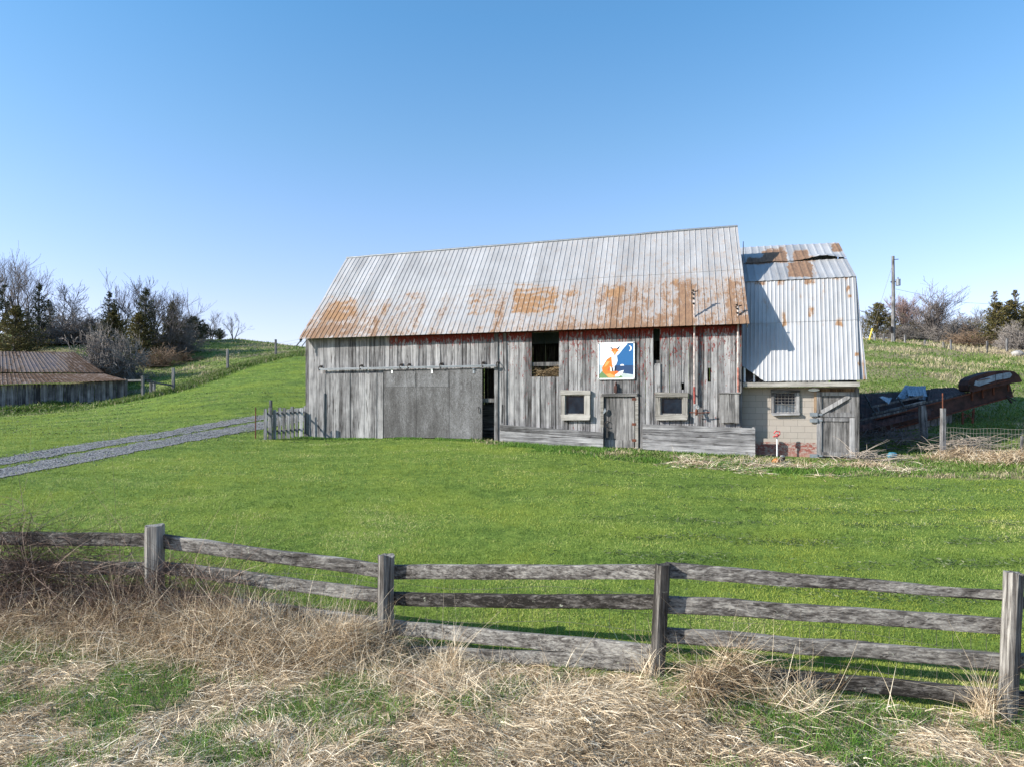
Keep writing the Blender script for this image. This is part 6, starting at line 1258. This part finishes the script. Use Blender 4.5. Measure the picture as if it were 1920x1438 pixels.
# brambles at the left
B1 = []
for px, off, rx, ry, hh, n, a0, up_, tn_ in ((20, 0.0, 0.7, 0.2, 1.85, 1000, 0.1, 0.0, 0.2), (110, -0.1, 0.7, 0.2, 1.4, 700, 0.1, 0.2, 0.4), (45, -0.1, 0.12, 0.1, 1.2, 500, 1.5, 1.3, 0.1), (60, 0.0, 1.1, 0.22, 1.45, 900, 0.1, 0.1, 0.3), (-120, 0.0, 1.2, 0.3, 1.4, 1200, 0.1, 0.1, 0.25), (170, -0.05, 0.8, 0.2, 1.25, 800, 0.1, 0.1, 0.5), (330, -0.1, 0.5, 0.18, 1.1, 800, 0.2, 0.5, 0.35), (410, -0.1, 0.6, 0.15, 0.9, 700, 0.2, 0.6, 0.6), (215, -0.3, 0.4, 0.2, 0.6, 700, 1.0, 1.0, 0.3)):
    x, y = fl_at(px, off); B1.append(heap(x, y, rx, ry, hh, n, a0, up_, tn_, (0.004, 0.010), (0.4, 1.2)))
cat_ = [np.concatenate([q[i] for q in B1]) for i in range(5)]; flip = np.where(RNG.random(len(cat_[0])) < 0.5, -1.0, 1.0); cat_[1][:, 0] *= flip
o = strands('brambles', cat_[0], cat_[1], cat_[2], cat_[3], 0.25, 6, BRAM, cat_[4], 0.9); tag(o, 'tangled dark bramble and vine stems over the left end of the rail fence', 'brambles', kind='stuff')
# single tall stalks
n = 90; px_ = RNG.uniform(-50, 1950, n); q = np.array([fl_at(a, RNG.uniform(-0.5, 0.1)) for a in px_]); k = (px_ < 720) | (RNG.random(n) < 0.7); q = q[k]; n = len(q)
o = strands('tall_stalks', np.stack([q[:, 0], q[:, 1], h(q[:, 0], q[:, 1])], 1), np.stack([RNG.normal(0, 0.3, n), RNG.normal(0, 0.3, n), np.ones(n)], 1), RNG.uniform(0.4, 1.1, n)*np.where(q[:, 0] < -1.5, 1.25, 0.75), np.full(n, 0.009), 0.1, 5, STRAW, RNG.uniform(0.6, 1, n), 0.25); tag(o, 'scattered single tall dry stalks standing along the rail fence', 'dry stalks', kind='stuff')
# fallen branches in front
mb = MB(); A = gh(735, 1272, 4, 10); B = gh(870, 1345, 4, 10); mb.tube([A+np.array((0, 0, 0.12)), (A*0.6+B*0.4)+np.array((0.05, 0, 0.16)), B+np.array((0, 0, 0.08)), B+np.array((0.25, -0.35, 0.05))], [0.012, 0.011, 0.008, 0.004], 6); tag(mb.build('fallen_branch', TWIGB), 'bent brown fallen branch on the dead grass below the second post', 'branch')
# piles of dead branches around the annex
def pile(name, label, cx, cy, rx, ry, hh, n, seed, mat, L=(0.5, 1.6), a0=0.0, sp_=1.5, r=0.014):
    rr = random.Random(seed); segs = []
    for i in range(n):
        x = cx+rr.gauss(0, rx); y = cy+rr.gauss(0, ry); z = h1(x, y)+rr.random()*hh; a = a0+rr.uniform(-sp_, sp_); e = rr.uniform(-0.1, 0.6); l = rr.uniform(*L); p = Vector((x, y, z)); d = Vector((math.cos(a)*math.cos(e), math.sin(a)*math.cos(e), math.sin(e)))
        for j in range(5):
            d = (d+Vector((rr.gauss(0, .12), rr.gauss(0, .12), rr.gauss(0, .10)-0.08))).normalized(); q = p+d*l/5; q.z = max(q.z, h1(q.x, q.y)+0.01); rj = r*(1-j/6); segs.append((*p, *q, rj, rj*0.85)); p = q
    V, Fc = prisms(segs, 4); o = tri_mesh(name, V, Fc, mat); tag(o, label, 'branches', kind='stuff'); return o
PALEW = plain('pale_dead_wood', (0.30, 0.25, 0.20), 0.85, 0, 0.3)
c = gh(1625, 868, 18, 40); pile('branch_pile', 'pale dead branches heaped at the right corner of the block shed', c[0], c[1], 0.55, 0.25, 0.3, 80, 1, PALEW, a0=0.4)
c = gh(1660, 838, 20, 40); pile('branch_pile', 'grey brushwood lying in the shade under the collapsed shelter', c[0], c[1], 0.9, 0.6, 0.5, 160, 2, TWIG, a0=0.2)
c = gh(1665, 820, 20, 40); pile('dead_stalks', 'upright dry stalks in the shade before the collapsed shelter', c[0], c[1], 0.45, 0.3, 0.1, 70, 5, TWIG, a0=1.5, sp_=3, L=(0.8, 1.5))
c = gh(1405, 872, 18, 40); pile('dry_canes', 'arching pale dry canes at the right end of the plank barrier', c[0], c[1], 0.35, 0.2, 0.1, 34, 3, PALEW, L=(0.6, 1.4), a0=0.6, r=0.011)
c = gh(1805, 850, 20, 40); pile('brush_heap', 'brown brushwood leaning on the page-wire fence right of its post', c[0], c[1], 0.6, 0.2, 0.5, 230, 4, PALEW, a0=0.6, sp_=2.5, L=(0.4, 1.2), r=0.010)
H1 = []
for px, py, rx, ry, hh, n in ((1800, 858, 0.6, 0.22, 0.32, 1500), (1900, 868, 0.6, 0.3, 0.40, 1700), (1850, 862, 0.7, 0.2, 0.2, 700), (1625, 878, 0.6, 0.25, 0.15, 900)):
    c = gh(px, py, 18, 40); H1.append(heap(c[0], c[1], rx, ry, hh, n, 0.5, 0.5, 0.40, (0.008, 0.016), (0.2, 0.5)))
cat_ = [np.concatenate([q[i] for q in H1]) for i in range(5)]
o = strands('dry_grass_clumps', cat_[0], cat_[1], cat_[2], cat_[3], 0.4, 3, STRAW, cat_[4], 0.4); tag(o, 'clumps of dry straw grass along the page-wire fence', 'dead grass', kind='stuff')
# weeds before the low shed
H1 = []
for px, py in ((30, 772), (70, 768), (100, 762), (-40, 776)): c = gh(px, py, 30, 60); H1.append(heap(c[0], c[1], 0.9, 0.3, 0.25, 900, 0.5, 0.8, 0.25, (0.03, 0.05), (0.2, 0.5)))
cat_ = [np.concatenate([q[i] for q in H1]) for i in range(5)]
o = strands('weeds', cat_[0], cat_[1], cat_[2], cat_[3], 0.4, 2, G_rough, cat_[4], 0.4); tag(o, 'grey-green weeds along the foot of the low shed', 'weeds', kind='stuff')
